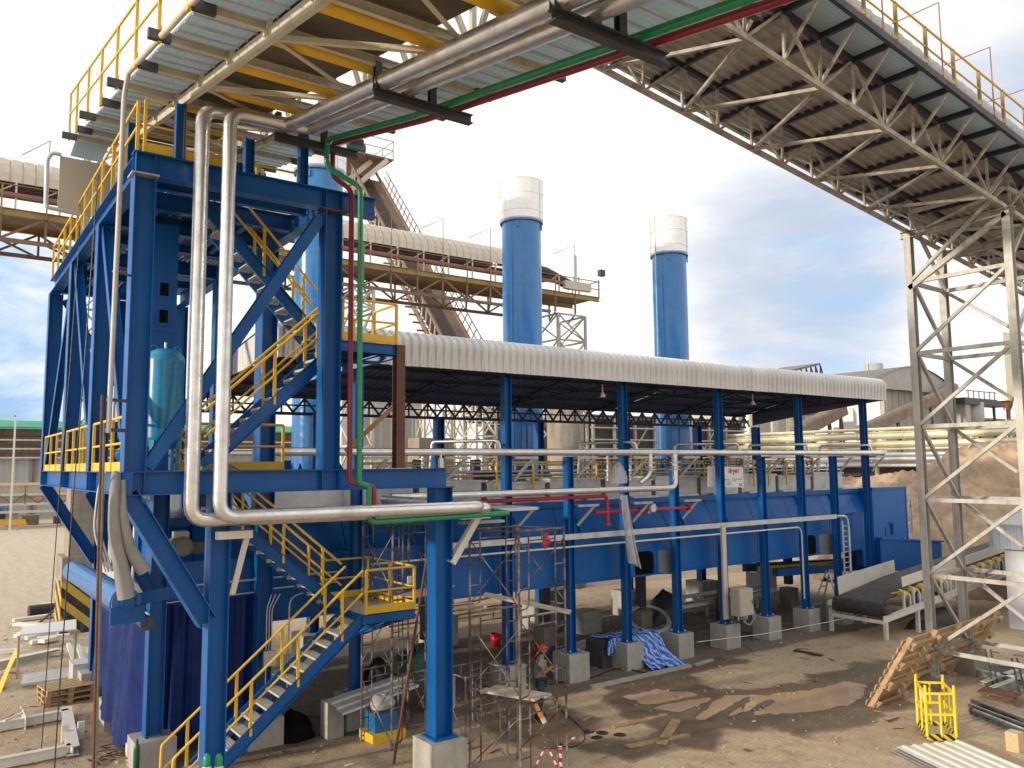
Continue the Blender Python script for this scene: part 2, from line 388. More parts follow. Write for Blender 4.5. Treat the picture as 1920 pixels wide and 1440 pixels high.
aw=N(t,'ShaderNodeAttribute',attribute_name='wet').outputs['Fac']; asl=N(t,'ShaderNodeAttribute',attribute_name='slab').outputs['Fac']
nA=noise(t,vec,.22,6,.6,.3); nB=noise(t,vec,1.7,10,.72,.3); nC=noise(t,vec,14,6,.7)
dry=mix(t,ramp(t,nA,[(.35,0),(.65,1)]),(.48,.36,.24),(.58,.455,.315))
dry=mix(t,ramp(t,nB,[(.50,0),(.70,.6)]),dry,(.25,.18,.115))
dry=mix(t,ramp(t,nC,[(.50,0),(.72,.6)]),dry,(.22,.16,.105))
peb=N(t,'ShaderNodeTexVoronoi'); peb.inputs['Scale'].default_value=9; t.links.new(vec,peb.inputs[0])
dry=mix(t,ramp(t,peb.outputs[0],[(.06,.6),(.12,0)]),dry,(.50,.44,.36))
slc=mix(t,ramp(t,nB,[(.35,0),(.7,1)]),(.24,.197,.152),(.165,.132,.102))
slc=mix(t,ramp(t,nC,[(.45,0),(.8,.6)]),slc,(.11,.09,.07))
dry=mix(t,N(t,'ShaderNodeAttribute',attribute_name='sand').outputs['Fac'],dry,mix(t,ramp(t,nB,[(.4,0),(.7,.8)]),(.60,.51,.40),(.44,.35,.26)))
p2=N(t,'ShaderNodeTexVoronoi'); p2.inputs['Scale'].default_value=26; t.links.new(vec,p2.inputs[0])
dry=mix(t,ramp(t,p2.outputs[0],[(.05,.5),(.16,0)]),dry,(.20,.15,.105))
crk=N(t,'ShaderNodeTexVoronoi',feature='DISTANCE_TO_EDGE'); crk.inputs['Scale'].default_value=.45; t.links.new(vec,crk.inputs[0])
slc=mix(t,ramp(t,crk.outputs[0],[(.0,.6),(.012,0)]),slc,(.05,.04,.03))
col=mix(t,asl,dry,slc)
wc=mix(t,ramp(t,nB,[(.3,0),(.7,1)]),(.135,.095,.062),(.23,.165,.105))
edge=ramp(t,mth(t,'ADD',aw,mth(t,'MULTIPLY',mth(t,'SUBTRACT',nB,.5),.7)),[(.22,0),(.40,.5),(.74,1)])
col=mix(t,edge,col,wc); t.links.new(col,b.inputs['Base Color'])
t.links.new(ramp(t,edge,[(0,.92),(1,.42)]),b.inputs['Roughness']); b.inputs['Specular IOR Level'].default_value=.3
bn=N(t,'ShaderNodeBump'); bn.inputs['Strength'].default_value=.9; bn.inputs['Distance'].default_value=.05
t.links.new(mth(t,'ADD',nC,mth(t,'MULTIPLY',nB,1.5)),bn.inputs['Height']); t.links.new(bn.outputs[0],b.inputs['Normal'])
gme.materials.append(gm)
# muddy puddle: a flat sheet that shows where the ground dips below it
WAT=mat('muddy_water',(.55,.38,.23),.05,0,.12,.8,spec=.5)
wm=MB(); xs=[p[0] for p in WATER]; ys=[p[1] for p in WATER]
x0,x1,y0,y1=min(xs)-.6,max(xs)+.6,min(ys)-.6,max(ys)+.6
wm.add([(x0,y0,-.030),(x1,y0,-.030),(x1,y1,-.030),(x0,y1,-.030)],[(0,1,2,3)])
struct(wm.build('puddle',WAT))
kb=MB(); kb.bar((15.3,17.55,.03),(19.3,17.52,.03),.16,.10); kb.bar((19.5,17.5,.02),(20.4,17.6,.02),.14,.08)
struct(kb.build('kerb_strip',CONC))
# loose stones and chips lying on the dirt
st=MB()
for _ in range(1100):
    x=R.uniform(6,27); y=R.uniform(9,25)
    if _%3==0: x=R.uniform(1.5,5); y=R.uniform(19,40)
    s=R.uniform(.012,.05)
    p=[V((x+R.uniform(-s,s),y+R.uniform(-s,s),z)) for z in (-.02,-.02,-.02)]
    a=R.uniform(0,6)
    base=[(x+s*cos(a+k*2.1),y+s*sin(a+k*2.1)*R.uniform(.6,1),-.015) for k in range(3)]
    top=[(x+s*.6*cos(a+.5+k*2.1),y+s*.6*sin(a+.5+k*2.1),s*R.uniform(.5,.9)) for k in range(3)]
    st.add(base+top,[(3,4,5),(0,1,4,3),(1,2,5,4),(2,0,3,5)])
o=st.build('loose_stones',SAND,stuff=True)

# scraps of wood, wire and packing left on the dirt
for nm,m_,n_,lo,hi in (('wood_litter',WOODD,90,.05,.35),('pale_litter',WSTEEL,45,.03,.16),('rusty_litter',RUST,60,.06,.4)):
    k=MB()
    for _ in range(n_):
        x=R.uniform(6,26); y=R.uniform(10,24.5)
        if _%4==0: x=R.uniform(1.5,4.2); y=R.uniform(19,38)
        a=R.uniform(0,6.3); L=R.uniform(lo,hi); p=V((x,y,.012)); d=V((cos(a),sin(a),R.uniform(-.04,.1)))*L
        k.bar(p,p+d,R.uniform(.015,.06),R.uniform(.008,.03))
    k.build(nm,m_,stuff=True)
# ---------------- blue support tower ----------------
YF=14.4; ZL=6.13; ZU=11.5
def rail(path, parent, h=.92, posts=None, toe=True, m=YEL, r=.026, pr=.026):
    P=[V(p) for p in path]
    hb=MB(); hb.tube([p+V((0,0,h)) for p in P],r,8,.05,3); hb.build('handrail',m,parent)
    mb_=MB(); mb_.tube([p+V((0,0,h*.52)) for p in P],r*.85,8,.03,2); mb_.build('mid_rail',m,parent)
    if toe:
        tb=MB()
        for a,b in zip(P,P[1:]): tb.bar(a+V((0,0,.09)),b+V((0,0,.09)),.012,.16)
        tb.build('toe_board',m,parent)
    if posts is None:
        posts=[]
        for a,b in zip(P,P[1:]):
            n=max(1,round((b-a).length/1.15)); posts+=[a.lerp(b,i/n) for i in range(n)]
        posts.append(P[-1])
    for q in posts:
        q=V(q); k=MB(); k.bar(q,q+V((0,0,h)),pr*1.9,pr*1.9,(1,0,0)); k.build('rail_post',m,parent)
def hcol(parent, x, y, z0, z1, w=.34, d=.34, faces='x', m=BLUE, name='column', label=None):
    b=MB(); b.ib((x,y,z0),(x,y,z1),d if faces=='x' else w, w if faces=='x' else d,(1,0,0) if faces=='x' else (0,1,0))
    return b.build(name,m,parent,label)
tower=thing('support_tower','tall blue steel tower carrying stair landings and the overhead conveyor, left foreground','steel tower',(4.3,20,0))
YC=[14.42,17.9,21.6,25.75]
for y in YC: hcol(tower,2.77,y,ZL,11.1)
for y in YC: hcol(tower,6.14,y,ZL,11.1)
hcol(tower,4.55,25.75,ZL,11.1)
hcol(tower,6.32,18.55,ZL,11.1,.4,.3)
for y in (14.42,18.72,22.2,25.7):
    hcol(tower,4.16,y,.55,5.76)
for y in (18.72,25.7): hcol(tower,6.45,y,.8,5.76)
cap=MB(); cap.box((2.55,14.22,11.09),(2.98,14.62,11.12)); cap.build('cap_plate',TSTEEL,tower); cap=MB(); cap.box((5.92,14.22,11.07),(6.40,14.62,11.09)); cap.build('cap_plate',RUST,tower)
def beam(a,b,h=.39,w=.26,name='beam'):
    k=MB(); k.ib(a,b,w,h); return k.build(name,BLUE,tower)
zl=5.945; zu=11.30
beam((2.58,YF,zl),(8.72,YF,zl)); beam((2.58,YF,zu),(7.05,YF,zu))
for x in (2.75,6.14):
    beam((x,YF+.14,zl),(x,25.9,zl)); beam((x,YF+.14,zu),(x,25.9,zu))
beam((4.16,YF+.14,zl),(4.16,25.9,zl))
for y in YC[1:]+[16.3]:
    for z in (zl,zu):
        if z==zl and y==16.3: continue
        beam((2.9,y,z),(6.0,y,z),.34,.22)
for y in (15.35,19.7,23.7): beam((2.9,y,11.33),(6.0,y,11.33),.2,.14,'joist')
for x in (3.5,4.4,5.3): beam((x,16.45,11.36),(x,25.6,11.36),.16,.12,'joist')
for z in (zl,zu):
    for x in (2.62,2.92,5.98,6.32):
        st=MB(); st.box((x-.006,YF-.128,z-.176),(x+.006,YF-.008,z+.176)); st.build('stiffener_plate',BLUE,tower)
for y in YC[:-1]+[25.75]:
    for dy in (-.16,.16):
        st=MB(); st.box((2.625,y+dy-.006,zl-.176),(2.742,y+dy+.006,zl+.176)); st.build('stiffener_plate',BLUE,tower)
def brace(a,b,w=.2,h=.2,up=(0,1,0)):
    k=MB(); k.ib(a,b,w,h,up); k.build('brace',BLUE,tower)
brace((2.98,YF+.03,6.2),(5.93,YF+.03,10.95),.2,.2)
brace((2.75,17.75,11.0),(2.75,14.66,6.2),.18,.18,(1,0,0)); brace((2.75,21.45,11.0),(2.75,18.1,6.2),.18,.18,(1,0,0)); brace((2.75,21.75,11.0),(2.75,25.55,6.2),.18,.18,(1,0,0))
brace((3.0,25.75,10.95),(5.9,25.75,6.25),.18,.18)
brace((2.70,YF,5.76),(4.0,YF,3.60),.34,.30,(1,0,0)); brace((2.70,17.9,5.76),(4.05,18.6,3.55),.3,.28,(1,0,0)); brace((2.70,25.72,5.76),(4.05,25.72,3.6),.3,.28,(1,0,0))
brace((6.4,22,6.2),(8.1,22,3.2),.2,.2)
# deck plates
def deckpanels(x0,x1,y0,y1,z,nx,ny,m,parent,name='grating_panel'):
    pr=None; dx=(x1-x0)/nx; dy=(y1-y0)/ny
    for i in range(nx):
        for j in range(ny):
            p=(x0+dx*(i+.5),y0+dy*(j+.5),z)
            q=(p[0]-parent.location.x,p[1]-parent.location.y,z-parent.location.z)
            if pr is None:
                k=MB(); k.box((-dx/2+.015,-dy/2+.015,0),(dx/2-.015,dy/2-.015,.03)); me=k.mesh(name); me.materials.append(m)
                pr=bpy.data.objects.new(name,me); COL.objects.link(pr); pr.parent=parent; pr.location=q
            else: again(pr,q,parent)
deckpanels(2.9,6.0,16.5,25.6,11.46,4,7,GRATB,tower)
deckpanels(2.9,4.1,14.6,16.2,11.46,2,2,GRATB,tower)
deckpanels(2.9,6.0,14.6,25.6,6.11,3,8,GRATB,tower)
# rails
for a,b in ((14.7,17.6),(18.2,21.3),(21.9,25.4)): rail([(2.66,a,ZL),(2.66,b,ZL)],tower)
rail([(2.66,14.5,11.52),(2.66,25.7,11.52)],tower,toe=False)
rail([(2.75,14.36,11.52),(3.2,14.36,11.52)],tower,posts=[(2.75,14.36,11.52)])
rail([(4.3,16.3,11.52),(6.3,16.3,11.52)],tower)
rail([(3.4,14.4,11.52),(4.2,14.4,11.52)],tower)
rail([(4.3,16.4,ZL),(6.0,16.4,ZL)],tower)
rail([(2.9,20.5,ZL),(6.0,20.5,ZL)],tower)
# cantilever landing with its rails
k=MB(); k.ch((6.3,YF,8.50),(7.58,YF,8.50),.07,.2); k.ch((7.50,YF+.08,8.50),(7.50,16.5,8.50),.07,.2); k.ch((6.3,16.5,8.5),(7.5,16.5,8.5),.07,.2); k.ch((6.3,15.5,8.5),(7.45,15.5,8.5),.06,.16); k.build('landing_frame',BLUE,tower)
k=MB(); k.ib((7.56,YF+.08,8.42),(6.3,16.45,8.0),.12,.16); k.build('brace',BLUE,tower)
deckpanels(6.35,7.5,14.5,16.4,8.6,1,2,DARKB,tower)
rail([(6.4,YF,8.61),(7.56,YF,8.61),(7.56,16.4,8.61),(6.6,16.4,8.61)],tower,h=.82)
k=MB(); k.ib((7.62,YF,6.15),(7.62,YF,8.60),.19,.19,(0,1,0)); k.build('column',BROWN,tower,'brown primed post under the landing corner')
# bucket elevator casing inside the tower
ec=thing('elevator_casing','dark blue square casing with two small square openings inside the tower','casing',(3.68,17.3,6.1))
k=MB(); k.box((3.38,17.05,6.14),(3.98,17.6,8.9)); k.box((3.36,17.03,8.9),(4.0,17.62,8.98)); k.box((3.38,17.05,8.98),(3.98,17.6,11.1)); k.build('body',BLUE,ec)
for z in (9.05,9.60):
    k=MB(); k.box((3.60,17.03,z-.02),(3.86,17.05,z+.34)); w_=k.build('opening_frame',BLUE,ec)
    k=MB(); k.box((3.65,17.022,z+.03),(3.81,17.03,z+.29)); k.build('dark_opening',BLACK,w_)
# ---------------- stairs ----------------
def stair(name,label,x0,z0,x1,z1,ya,yb,n,m=BLUE,sides=(1,1),rm=YEL,rh=.9,ext=(0,0),lowpost=False):
    t=thing(name,label,'staircase',(min(x0,x1),(ya+yb)/2,min(z0,z1)))
    d=V((x1-x0,0,z1-z0)); L=d.length; u=d/L; nrm=V((-u.z,0,u.x)); nrm=nrm if nrm.z>0 else -nrm
    A=V((x0,0,z0)); B=V((x1,0,z1))
    for y,s in ((ya,1),(yb,-1)):
        k=MB(); a=A+V((0,y,0)); b=B+V((0,y,0))
        k.bar(a,b,.012,.24,(0,0,1)); 
        for hh in (-.114,.114): k.bar(a+nrm*hh+V((0,-.03*s,0)),b+nrm*hh+V((0,-.03*s,0)),.06,.012)
        for i in range(n):
            c=A.lerp(B,(i+.5)/n)+V((0,y-.014*s,0))
            for q in (-.08,.08): k.cyl(c+u*q,c+u*q-V((0,.012*s,0)),.012,6)
        k.build('stringer',m,t)
    me=None; w=abs(yb-ya)-.05
    for i in range(n):
        c=A.lerp(B,(i+.5)/n)+V((0,(ya+yb)/2,.02)); q=c-t.location
        if me is None:
            k=MB(); k.box((-.13,-w/2,-.028),(.13,w/2,0)); 
            for s in (-1,1): k.box((-.13,s*w/2-.006,-.075),(.13,s*w/2+.006,.004))
            k.box((-.135 if x1>x0 else .122,-w/2,-.04),(-.122 if x1>x0 else .135,w/2,.006))
            pm=k.mesh('tread'); pm.materials.append(TREAD)
            me=bpy.data.objects.new('tread',pm); COL.objects.link(me); me.parent=t; me.location=q
        else: again(me,q,t)
    for y,on in ((ya,sides[0]),(yb,sides[1])):
        if not on: continue
        a=A+V((0,y,0))-u*ext[0]; b=B+V((0,y,0))+u*ext[1]
        pts=[a+V((0,0,rh+.1)),b+V((0,0,rh+.1))]
        if lowpost: pts=[V((a.x-.02,y,0.02))]+pts
        k=MB(); k.tube(pts,.027,8,.06,3); k.build('handrail',rm,t)
        k=MB(); k.tube([a+V((0,0,.53)),b+V((0,0,.53))],.022,8); k.build('mid_rail',rm,t)
        np_=max(2,round(L/1.15))
        for i in range(np_):
            c=A.lerp(B,(i+.5)/np_)+V((0,y,0)); k=MB(); k.bar(c-V((0,0,.02)),c+V((0,0,rh+.1)),.05,.05,(1,0,0)); k.build('rail_post',rm,t)
    return t
stair('staircase','lowest blue stair flight rising from the ground with grated white treads',3.95,-.08,7.68,2.98,16.08,16.98,15,lowpost=True)
stair('staircase','blue stair flight climbing left from the small yellow landing to the lower deck',7.75,3.0,4.15,6.05,17.35,18.15,15)
stair('staircase','middle blue stair flight crossing in front of the white canopy up to the cantilever landing',4.0,6.2,6.5,8.55,14.85,15.5,12)
stair('staircase','uppermost blue stair flight seen from below under the top deck',6.55,8.7,4.05,11.3,15.75,16.35,13)
stair('ship_stair','white stringer stair with yellow rails behind the top deck of the tower',6.9,11.6,5.0,14.3,19.2,20.1,10,m=CREAM)
# small landing between the two lower flights
ld=thing('stair_landing','small square landing with bright yellow rails at the turn of the lower stairs','landing',(8.3,17.2,3.05))
k=MB(); k.ch((7.66,16.05,2.95),(8.92,16.05,2.95),-.07,.2); k.ch((8.9,16.1,2.95),(8.9,18.4,2.95),.07,.2); k.ch((7.66,18.4,2.95),(8.9,18.4,2.95),.07,.2); k.ch((7.7,16.1,2.95),(7.7,17.2,2.95),.06,.2); k.build('frame',BLUE,ld)
k=MB(); k.box((7.72,16.1,3.03),(8.86,18.35,3.06)); k.build('grating_panel',TREAD,ld)
k=MB(); k.bar((8.85,16.3,2.86),(8.55,18.5,2.1),.08); k.bar((8.3,16.3,2.86),(8.3,18.5,2.1),.08); k.build('bracket',BLUE,ld)
rail([(7.74,16.05,3.06),(8.9,16.05,3.06),(8.9,18.38,3.06),(7.75,18.38,3.06)],ld)
k=MB(); k.box((8.72,16.02,3.62),(8.82,16.04,3.78)); k.build('paper_tag',WSTEEL,ld)
# ---------------- teal tank ----------------
tk=thing('pressure_tank','upright teal pressure tank with domed ends standing on the lower tower deck','tank',(3.46,15.55,6.15))
T0=V((3.46,15.55,0))
k=MB(); k.lathe(T0,[(0,6.52),(.14,6.53),(.26,6.59),(.325,6.70),(.33,6.74)],32); k.lathe(T0,[(.33,6.74),(.33,8.10)],32); k.build('shell',TEAL,tk)
k=MB(); k.lathe(T0,[(.334,8.09),(.334,8.12),(.32,8.20),(.26,8.29),(.15,8.345),(.05,8.36),(0,8.36)],32); k.build('dome',TEAL,tk)
k=MB(); k.lathe(T0,[(.332,7.02),(.3335,7.025),(.3335,7.035),(.332,7.04)],32); k.build('weld_band',TEAL,tk)
for a in (.8,2.4,3.9,5.5):
    k=MB(); c=T0+V((.30*cos(a),.30*sin(a),0)); k.bar(c+V((0,0,6.15)),c+V((0,0,6.95)),.09,.03,(cos(a),sin(a),0)); k.build('leg',TEAL,tk)
for s in (-1,1):
    k=MB(); k.tube([T0+V((s*.2-.07,0,8.27)),T0+V((s*.2-.05,0,8.40)),T0+V((s*.2+.05,0,8.40)),T0+V((s*.2+.07,0,8.27))],.012,6,.04,3); k.build('lifting_lug',TEAL,tk)
k=MB(); k.cyl(T0+V((0,0,8.33)),T0+V((0,0,8.47)),.022,8); k.build('nozzle',GALV,tk)
# rags / sheet beside the tank
k=MB()
for i in range(5):
    x=3.95+i*.11; k.hexa([(x,14.7,6.15),(x+.2,14.7,6.15),(x+.2,15.2,6.15),(x,15.2,6.15),(x+.02,14.75,6.2+.05*(i%2)),(x+.15,14.75,6.27-.03*i),(x+.15,15.1,6.25),(x+.02,15.1,6.22+.04*(i%3))])
solo(k,'folded_tarpaulin',mat('olive_tarp',(.16,.15,.11),.8,0,.2,8),'folded olive tarpaulin lying on the deck beside the teal tank','tarpaulin')
mt=thing('winch_motor','small blue motor with yellow guard on the lower deck behind the rail','motor',(3.25,17.35,6.15))
k=MB(); k.cyl((3.2,17.0,6.45),(3.2,17.6,6.45),.17,14); k.cyl((3.2,17.0,6.85),(3.2,17.5,6.85),.15,14); k.build('motor_body',SKYB,mt)
k=MB(); k.box((3.0,17.1,7.1),(3.35,17.5,7.45)); k.build('guard',YEL,mt); k=MB(); k.box((3.0,16.95,6.15),(3.4,17.65,6.27)); k.build('base',BLUE,mt)
# ---------------- overhead conveyor (rising away from the camera) ----------------
SL=.187
def zc(y): return 12.62+(y-14.4)*SL
g1=thing('conveyor_gallery','cream steel conveyor gallery overhead running over the tower top, grating walkways below','conveyor gallery',(4.4,10,zc(10)))
Y0,Y1=-1.5,20.95
def gp(x,y,dz=0): return V((x,y,zc(y)+dz))
for x in (3.34,5.5):
    k=MB(); k.ch(gp(x,Y0),gp(x,Y1),.09 if x<4 else -.09,.17); k.build('chord',CREAM,g1)
    k=MB(); k.ch(gp(x,Y0,1.35),gp(x,Y1,1.35),.08 if x<4 else -.08,.13); k.build('chord',CREAM,g1)
ny=int((Y1-Y0)/1.65); ybs=[14.88+1.62*i for i in range(-10,4)]+[20.86]
for i,y in enumerate(ybs):
    e=(2.23,6.98) if i%2==0 else (2.40,6.86)
    k=MB(); k.ch(gp(e[0],y,.10),gp(e[1],y,.10),.07,.13); k.build('cross_beam',CREAM,g1)
    if i<len(ybs):
        for s,x in ((-1,e[0]),(1,e[1])):
            k=MB(); k.barx(gp(x+.02*s,y,.10),gp(x-s*.28,y,.10),-.008 if s<0 else -.078,.078 if s<0 else .008,-.071,.071); k.build('beam_end',DARK,g1)
for i,(a,b) in enumerate(zip(ybs,ybs[1:])):
    for xa,xb in ((2.52,3.36),(5.58,6.90)):
        for h in range(2):
            ya=a+.06+h*.78; yb=ya+.75
            k=MB(); k.hexa([gp(xa,ya,.17),gp(xb,ya,.17),gp(xb,yb,.17),gp(xa,yb,.17),gp(xa,ya,.205),gp(xb,ya,.205),gp(xb,yb,.205),gp(xa,yb,.205)]); k.build('grating_panel',GRAT,g1)
        for yy in (a+.45,a+.85,a+1.25):
            k=MB(); k.bar(gp(xa,yy,.155),gp(xb,yy,.155),.03,.03); k.build('bearer',GALV,g1)
    # bottom lateral bracing and web members
    k=MB(); p,q=(3.38,5.46) if i%2 else (5.46,3.38); k.an(gp(p,a,-.03),gp(q,b,-.03),.07); k.build('brace',CREAM,g1)
    for x in (3.34,5.5):
        m_=(a+b)/2
        k=MB(); k.bar(gp(x,a),gp(x,a,1.35),.07,.07,(1,0,0)); k.build('web_member',CREAM,g1)
        k=MB(); k.bar(gp(x,a),gp(x,m_,1.35),.065,.065,(1,0,0)); k.build('web_member',CREAM,g1)
        k=MB(); k.bar(gp(x,m_,1.35),gp(x,b),.065,.065,(1,0,0)); k.build('web_member',CREAM,g1)
    # yellow return roller below the belt
    k=MB(); k.cyl(gp(3.45,a+.32,.12),gp(5.3,a+.32,.12),.10,14); k.build('roller',YEL,g1)
    # pans
    k=MB(); k.hexa([gp(3.48,a+.46,.24),gp(5.0,a+.46,.24),gp(5.0,b+.20,.24),gp(3.48,b+.20,.24),gp(3.48,a+.46,.26),gp(5.0,a+.46,.26),gp(5.0,b+.20,.26),gp(3.48,b+.20,.26)]); k.build('pan_sheet',mat('pan_%d'%i,(.13,.115,.09),.6,.1,.25,1.2,dirt=(.05,.04,.035)) if i==0 else bpy.data.materials['pan_0'],g1)
# belt and side covers
k=MB(); k.hexa([gp(3.6,Y0,.9),gp(5.1,Y0,.9),gp(5.1,Y1,.9),gp(3.6,Y1,.9),gp(3.6,Y0,.93),gp(5.1,Y0,.93),gp(5.1,Y1,.93),gp(3.6,Y1,.93)]); k.build('belt',RUBBER,g1)
# left handrail posts standing on the cross beam ends, and right one
for x in (2.36,6.80):
    k=MB(); k.tube([gp(x,Y0,1.15),gp(x,Y1,1.15)],.024,8); k.build('handrail',YEL,g1)
    k=MB(); k.tube([gp(x,Y0,.65),gp(x,Y1,.65)],.02,8); k.build('mid_rail',YEL,g1)
    for i,y in enumerate(ybs):
        k=MB(); k.bar(gp(x,y,.05 if x<4 else .25),gp(x,y,1.15),.045,.045,(1,0,0)); k.build('rail_post',YEL,g1)
        if x>4: continue
        k=MB(); k.box((x-.02,y-.05,zc(y)+.02),(x+.03,y+.05,zc(y)+.26)); k.build('post_foot',YEL,g1)
k=MB(); k.tube([gp(2.38,Y0,.10),gp(2.38,13.9,.10)],.045,10); k.build('edge_pipe',CREAM,g1)
# posts from the tower deck up to the gallery
for x,y in ((3.32,14.4),(5.55,14.4),(3.0,16.9),(5.55,18.4),(3.3,18.9),(4.54,14.45)):
    k=MB(); z0=11.5; k.ib((x,y,z0),(x,y,zc(y)-.09 if x!=4.54 else 12.2),.16,.16,(1,0,0)); k.build('support_post',BLUE,g1)
# head end sheet with its tube frame
hd=thing('end_sheet','plain beige sheet in a white tube frame at the far end of the overhead gallery','panel',PY(160,345,21.2))
a,b,c_,d=[PY(x,y,21.2) for x,y in ((113,292),(215,312),(212,415),(108,392))]
k=MB(); k.slab([a,b,c_,d],(0,.05,0)); k.build('sheet',TANSH,hd)
k=MB(); k.tube([PY(115,290,21.1),PY(97,286,21.1),PY(88,300,21.1),PY(86,388,21.1),PY(150,402,21.1)],.05,8,.08); k.build('tube_frame',GALV,hd)
k=MB(); k.slab([PY(142,261,20.95),PY(206,270,20.95),PY(190,304,21.3),PY(132,291,21.3)],(0,.04,0)); k.build('glazed_top',GRAT,hd)
# ---------------- pipe hangers ----------------
for i,y in enumerate((14.05,10.0,6.0,2.0)):
    z=zc(y)-.36
    h=thing('pipe_hanger',['dark steel pipe hanger frame nearest the tower','dark steel pipe hanger frame second from the tower','dark steel pipe hanger frame farthest from the tower, at the picture top','dark steel pipe hanger frame overhead out of view'][i],'pipe hanger',(5.6,y,z),'hangers under the overhead gallery')
    k=MB(); k.ib((4.87,y,z),(6.50,y,z),.12,.14); k.build('cross_bar',DARK,h)
    for x in (4.93,5.82):
        k=MB(); k.ib((x,y,z+.07),(x,y,zc(y)+.1),.1,.1,(0,1,0)); k.build('drop_post',DARK,h)
    for x in (5.0,5.41):
        k=MB(); k.box((x-.09,y-.05,z+.07),(x+.09,y+.05,z+.13)); k.build('pipe_shoe',DARK,h)
# ---------------- silver pipes ----------------
def zp(y,o=-.17): return zc(y)+o
def pipe_bands(k_,pts,r,step=1.0):
    pass
def pipe(name,label,pts,r,m,bend,n=16,bands=None,bm=None,cat='pipe'):
    k=MB(); k.tube(pts,r,n,bend,7); zmin=min(p[2] for p in pts); t=thing(name,label,cat,V(pts[0])); k.build('pipe_run',m,t)
    if bands:
        P=[V(p) for p in pts]
        for a,b in zip(P,P[1:]):
            L=(b-a).length; q=bend*1.05
            while q<L-bend:
                d=(b-a).normalized(); k=MB(); k.cyl(a+d*(q-.02),a+d*(q+.02),r*1.025,n); k.build('lap_band',bm or m,t); q+=bands
    return t
pipe('steam_pipe','silver clad pipe, left one of the twin tall risers before the blue tower',[(4.98,-1.5,zp(-1.5)),(5.02,13.98,zp(14.0)),(3.60,14.02,12.38),(3.60,14.02,5.33),(9.55,14.02,5.30),(9.62,18.1,5.30)],.122,SILV,.28,20,1.05)
pipe('steam_pipe','silver clad pipe, right one of the twin tall risers before the blue tower',[(5.40,-1.5,zp(-1.5)),(5.42,13.68,zp(13.7)),(3.97,13.70,12.30),(3.97,13.70,5.38),(9.2,13.76,5.36),(9.25,18.2,5.36)],.115,SILV,.28,20,1.05)
# ---------------- green and red service pipes ----------------
def svc(name,label,m,x,xr,yo,r,dz):
    P=[(x,-1.5,zp(-1.5,dz)),(x,14.0+yo,zp(14.0+yo,dz)),(x,14.0+yo,11.75),(x+.48,14.0+yo,11.45),(xr,14.0+yo,11.35)]
    return P
k_=pipe('service_pipe','green service pipe running under the gallery then down beside the red one',[(6.06,-1.5,zp(-1.5,-.23)),(6.06,11,zp(11,-.23)),(5.84,13.95,zp(14,-.23)),(5.84,13.95,11.78),(6.50,13.88,11.52),(6.50,13.80,5.86),(6.70,13.80,5.84),(6.70,13.80,5.16),(9.9,13.80,5.20),(10.3,18.2,5.30)],.052,GREEN,.16,12)
pipe('service_pipe','dark red service pipe running under the gallery then down beside the green one',[(6.30,-1.5,zp(-1.5,-.22)),(6.30,11,zp(11,-.22)),(6.03,14.12,zp(14.1,-.22)),(6.03,14.12,11.70),(6.42,14.10,11.50),(6.42,14.05,5.88),(6.62,13.82,5.86),(6.80,13.80,5.80),(6.80,13.80,5.26),(6.95,14.3,5.14),(9.6,14.3,5.18),(9.7,18.30,5.2)],.05,MAROON,.14,12)
pipe('fire_pipe','bright red pipe running along the dryer front then dropping to a blind flange',[(9.7,18.38,5.20),(16.8,18.38,5.23),(16.82,18.38,4.40)],.055,RED,.14,12)
k=MB(); k.cyl((16.82,18.38,4.36),(16.82,18.38,4.42),.09,12)
solo(k,'pipe_flange',RED,'round red blind flange at the lower end of the red drop pipe','flange',(16.82,18.38,4.36))
rp=thing('fire_pipe','short horizontal bright red pipe with valve bodies beneath the hanging plastic film','pipe',(18.4,18.38,4.75))
k=MB(); k.tube([(16.3,18.38,4.75),(20.35,18.38,4.75)],.055,10); k.build('pipe_run',RED,rp)
for x in (18.1,18.3,18.5): 
    k=MB(); k.cyl((x,18.38,4.75),(x+.05,18.38,4.75),.10,10); k.build('flange',RED,rp)
k=MB(); k.cyl((20.33,18.38,4.75),(20.4,18.38,4.75),.12,12); k.build('end_flange',RED,rp)
k=MB(); k.bar((18.45,18.3,4.65),(18.75,18.3,4.92),.06); k.cyl((18.6,18.2,4.8),(18.6,18.32,4.8),.13,10); k.build('valve',GALV,rp)
gb=thing('pressure_gauge','small white faced gauge on a red stem above the red pipe','gauge',(17.35,18.38,4.8))
k=MB(); k.cyl((17.35,18.38,4.78),(17.35,18.38,5.1),.02,6); k.build('stem',RED,gb)
k=MB(); k.cyl((17.35,18.33,5.18),(17.35,18.38,5.18),.08,14); k.build('dial',WSTEEL,gb)
# conduit up the tower's left side and the leaning pole
k=MB(); k.tube([(2.38,13.9,zc(13.9)+.1),(2.36,14.08,12.3),(2.33,14.1,6.75)],.042,10,.12)
cd=solo(k,'drain_pipe',TSTEEL,'thin pale grey pipe dropping from the gallery edge down the near left tower corner','pipe')
for z_,w_,lb in ((9.35,.03,'highest'),(7.28,.05,'middle'),(6.8,.06,'lowest')):
    k=MB(); k.bar((2.3,14.12,z_),(2.62,14.3,z_),w_); solo(k,'pipe_bracket',DARK,lb+' of the three dark brackets holding the pale pipe to the tower corner','bracket')
k=MB(); k.tube([(2.22,14.1,7.35),(2.34,14.1,-.02)],.022,8); solo(k,'rusty_pole',RUST,'long thin rusty pole standing upright just left of the blue tower corner','pole')
k=MB(); k.tube([(2.29,14.25,6.9),(2.39,14.25,-.02)],.024,8); solo(k,'pole',mat('olive_pole',(.20,.21,.15),.6,0,.3,5),'thin grey green pole standing close beside the rusty pole','pole')
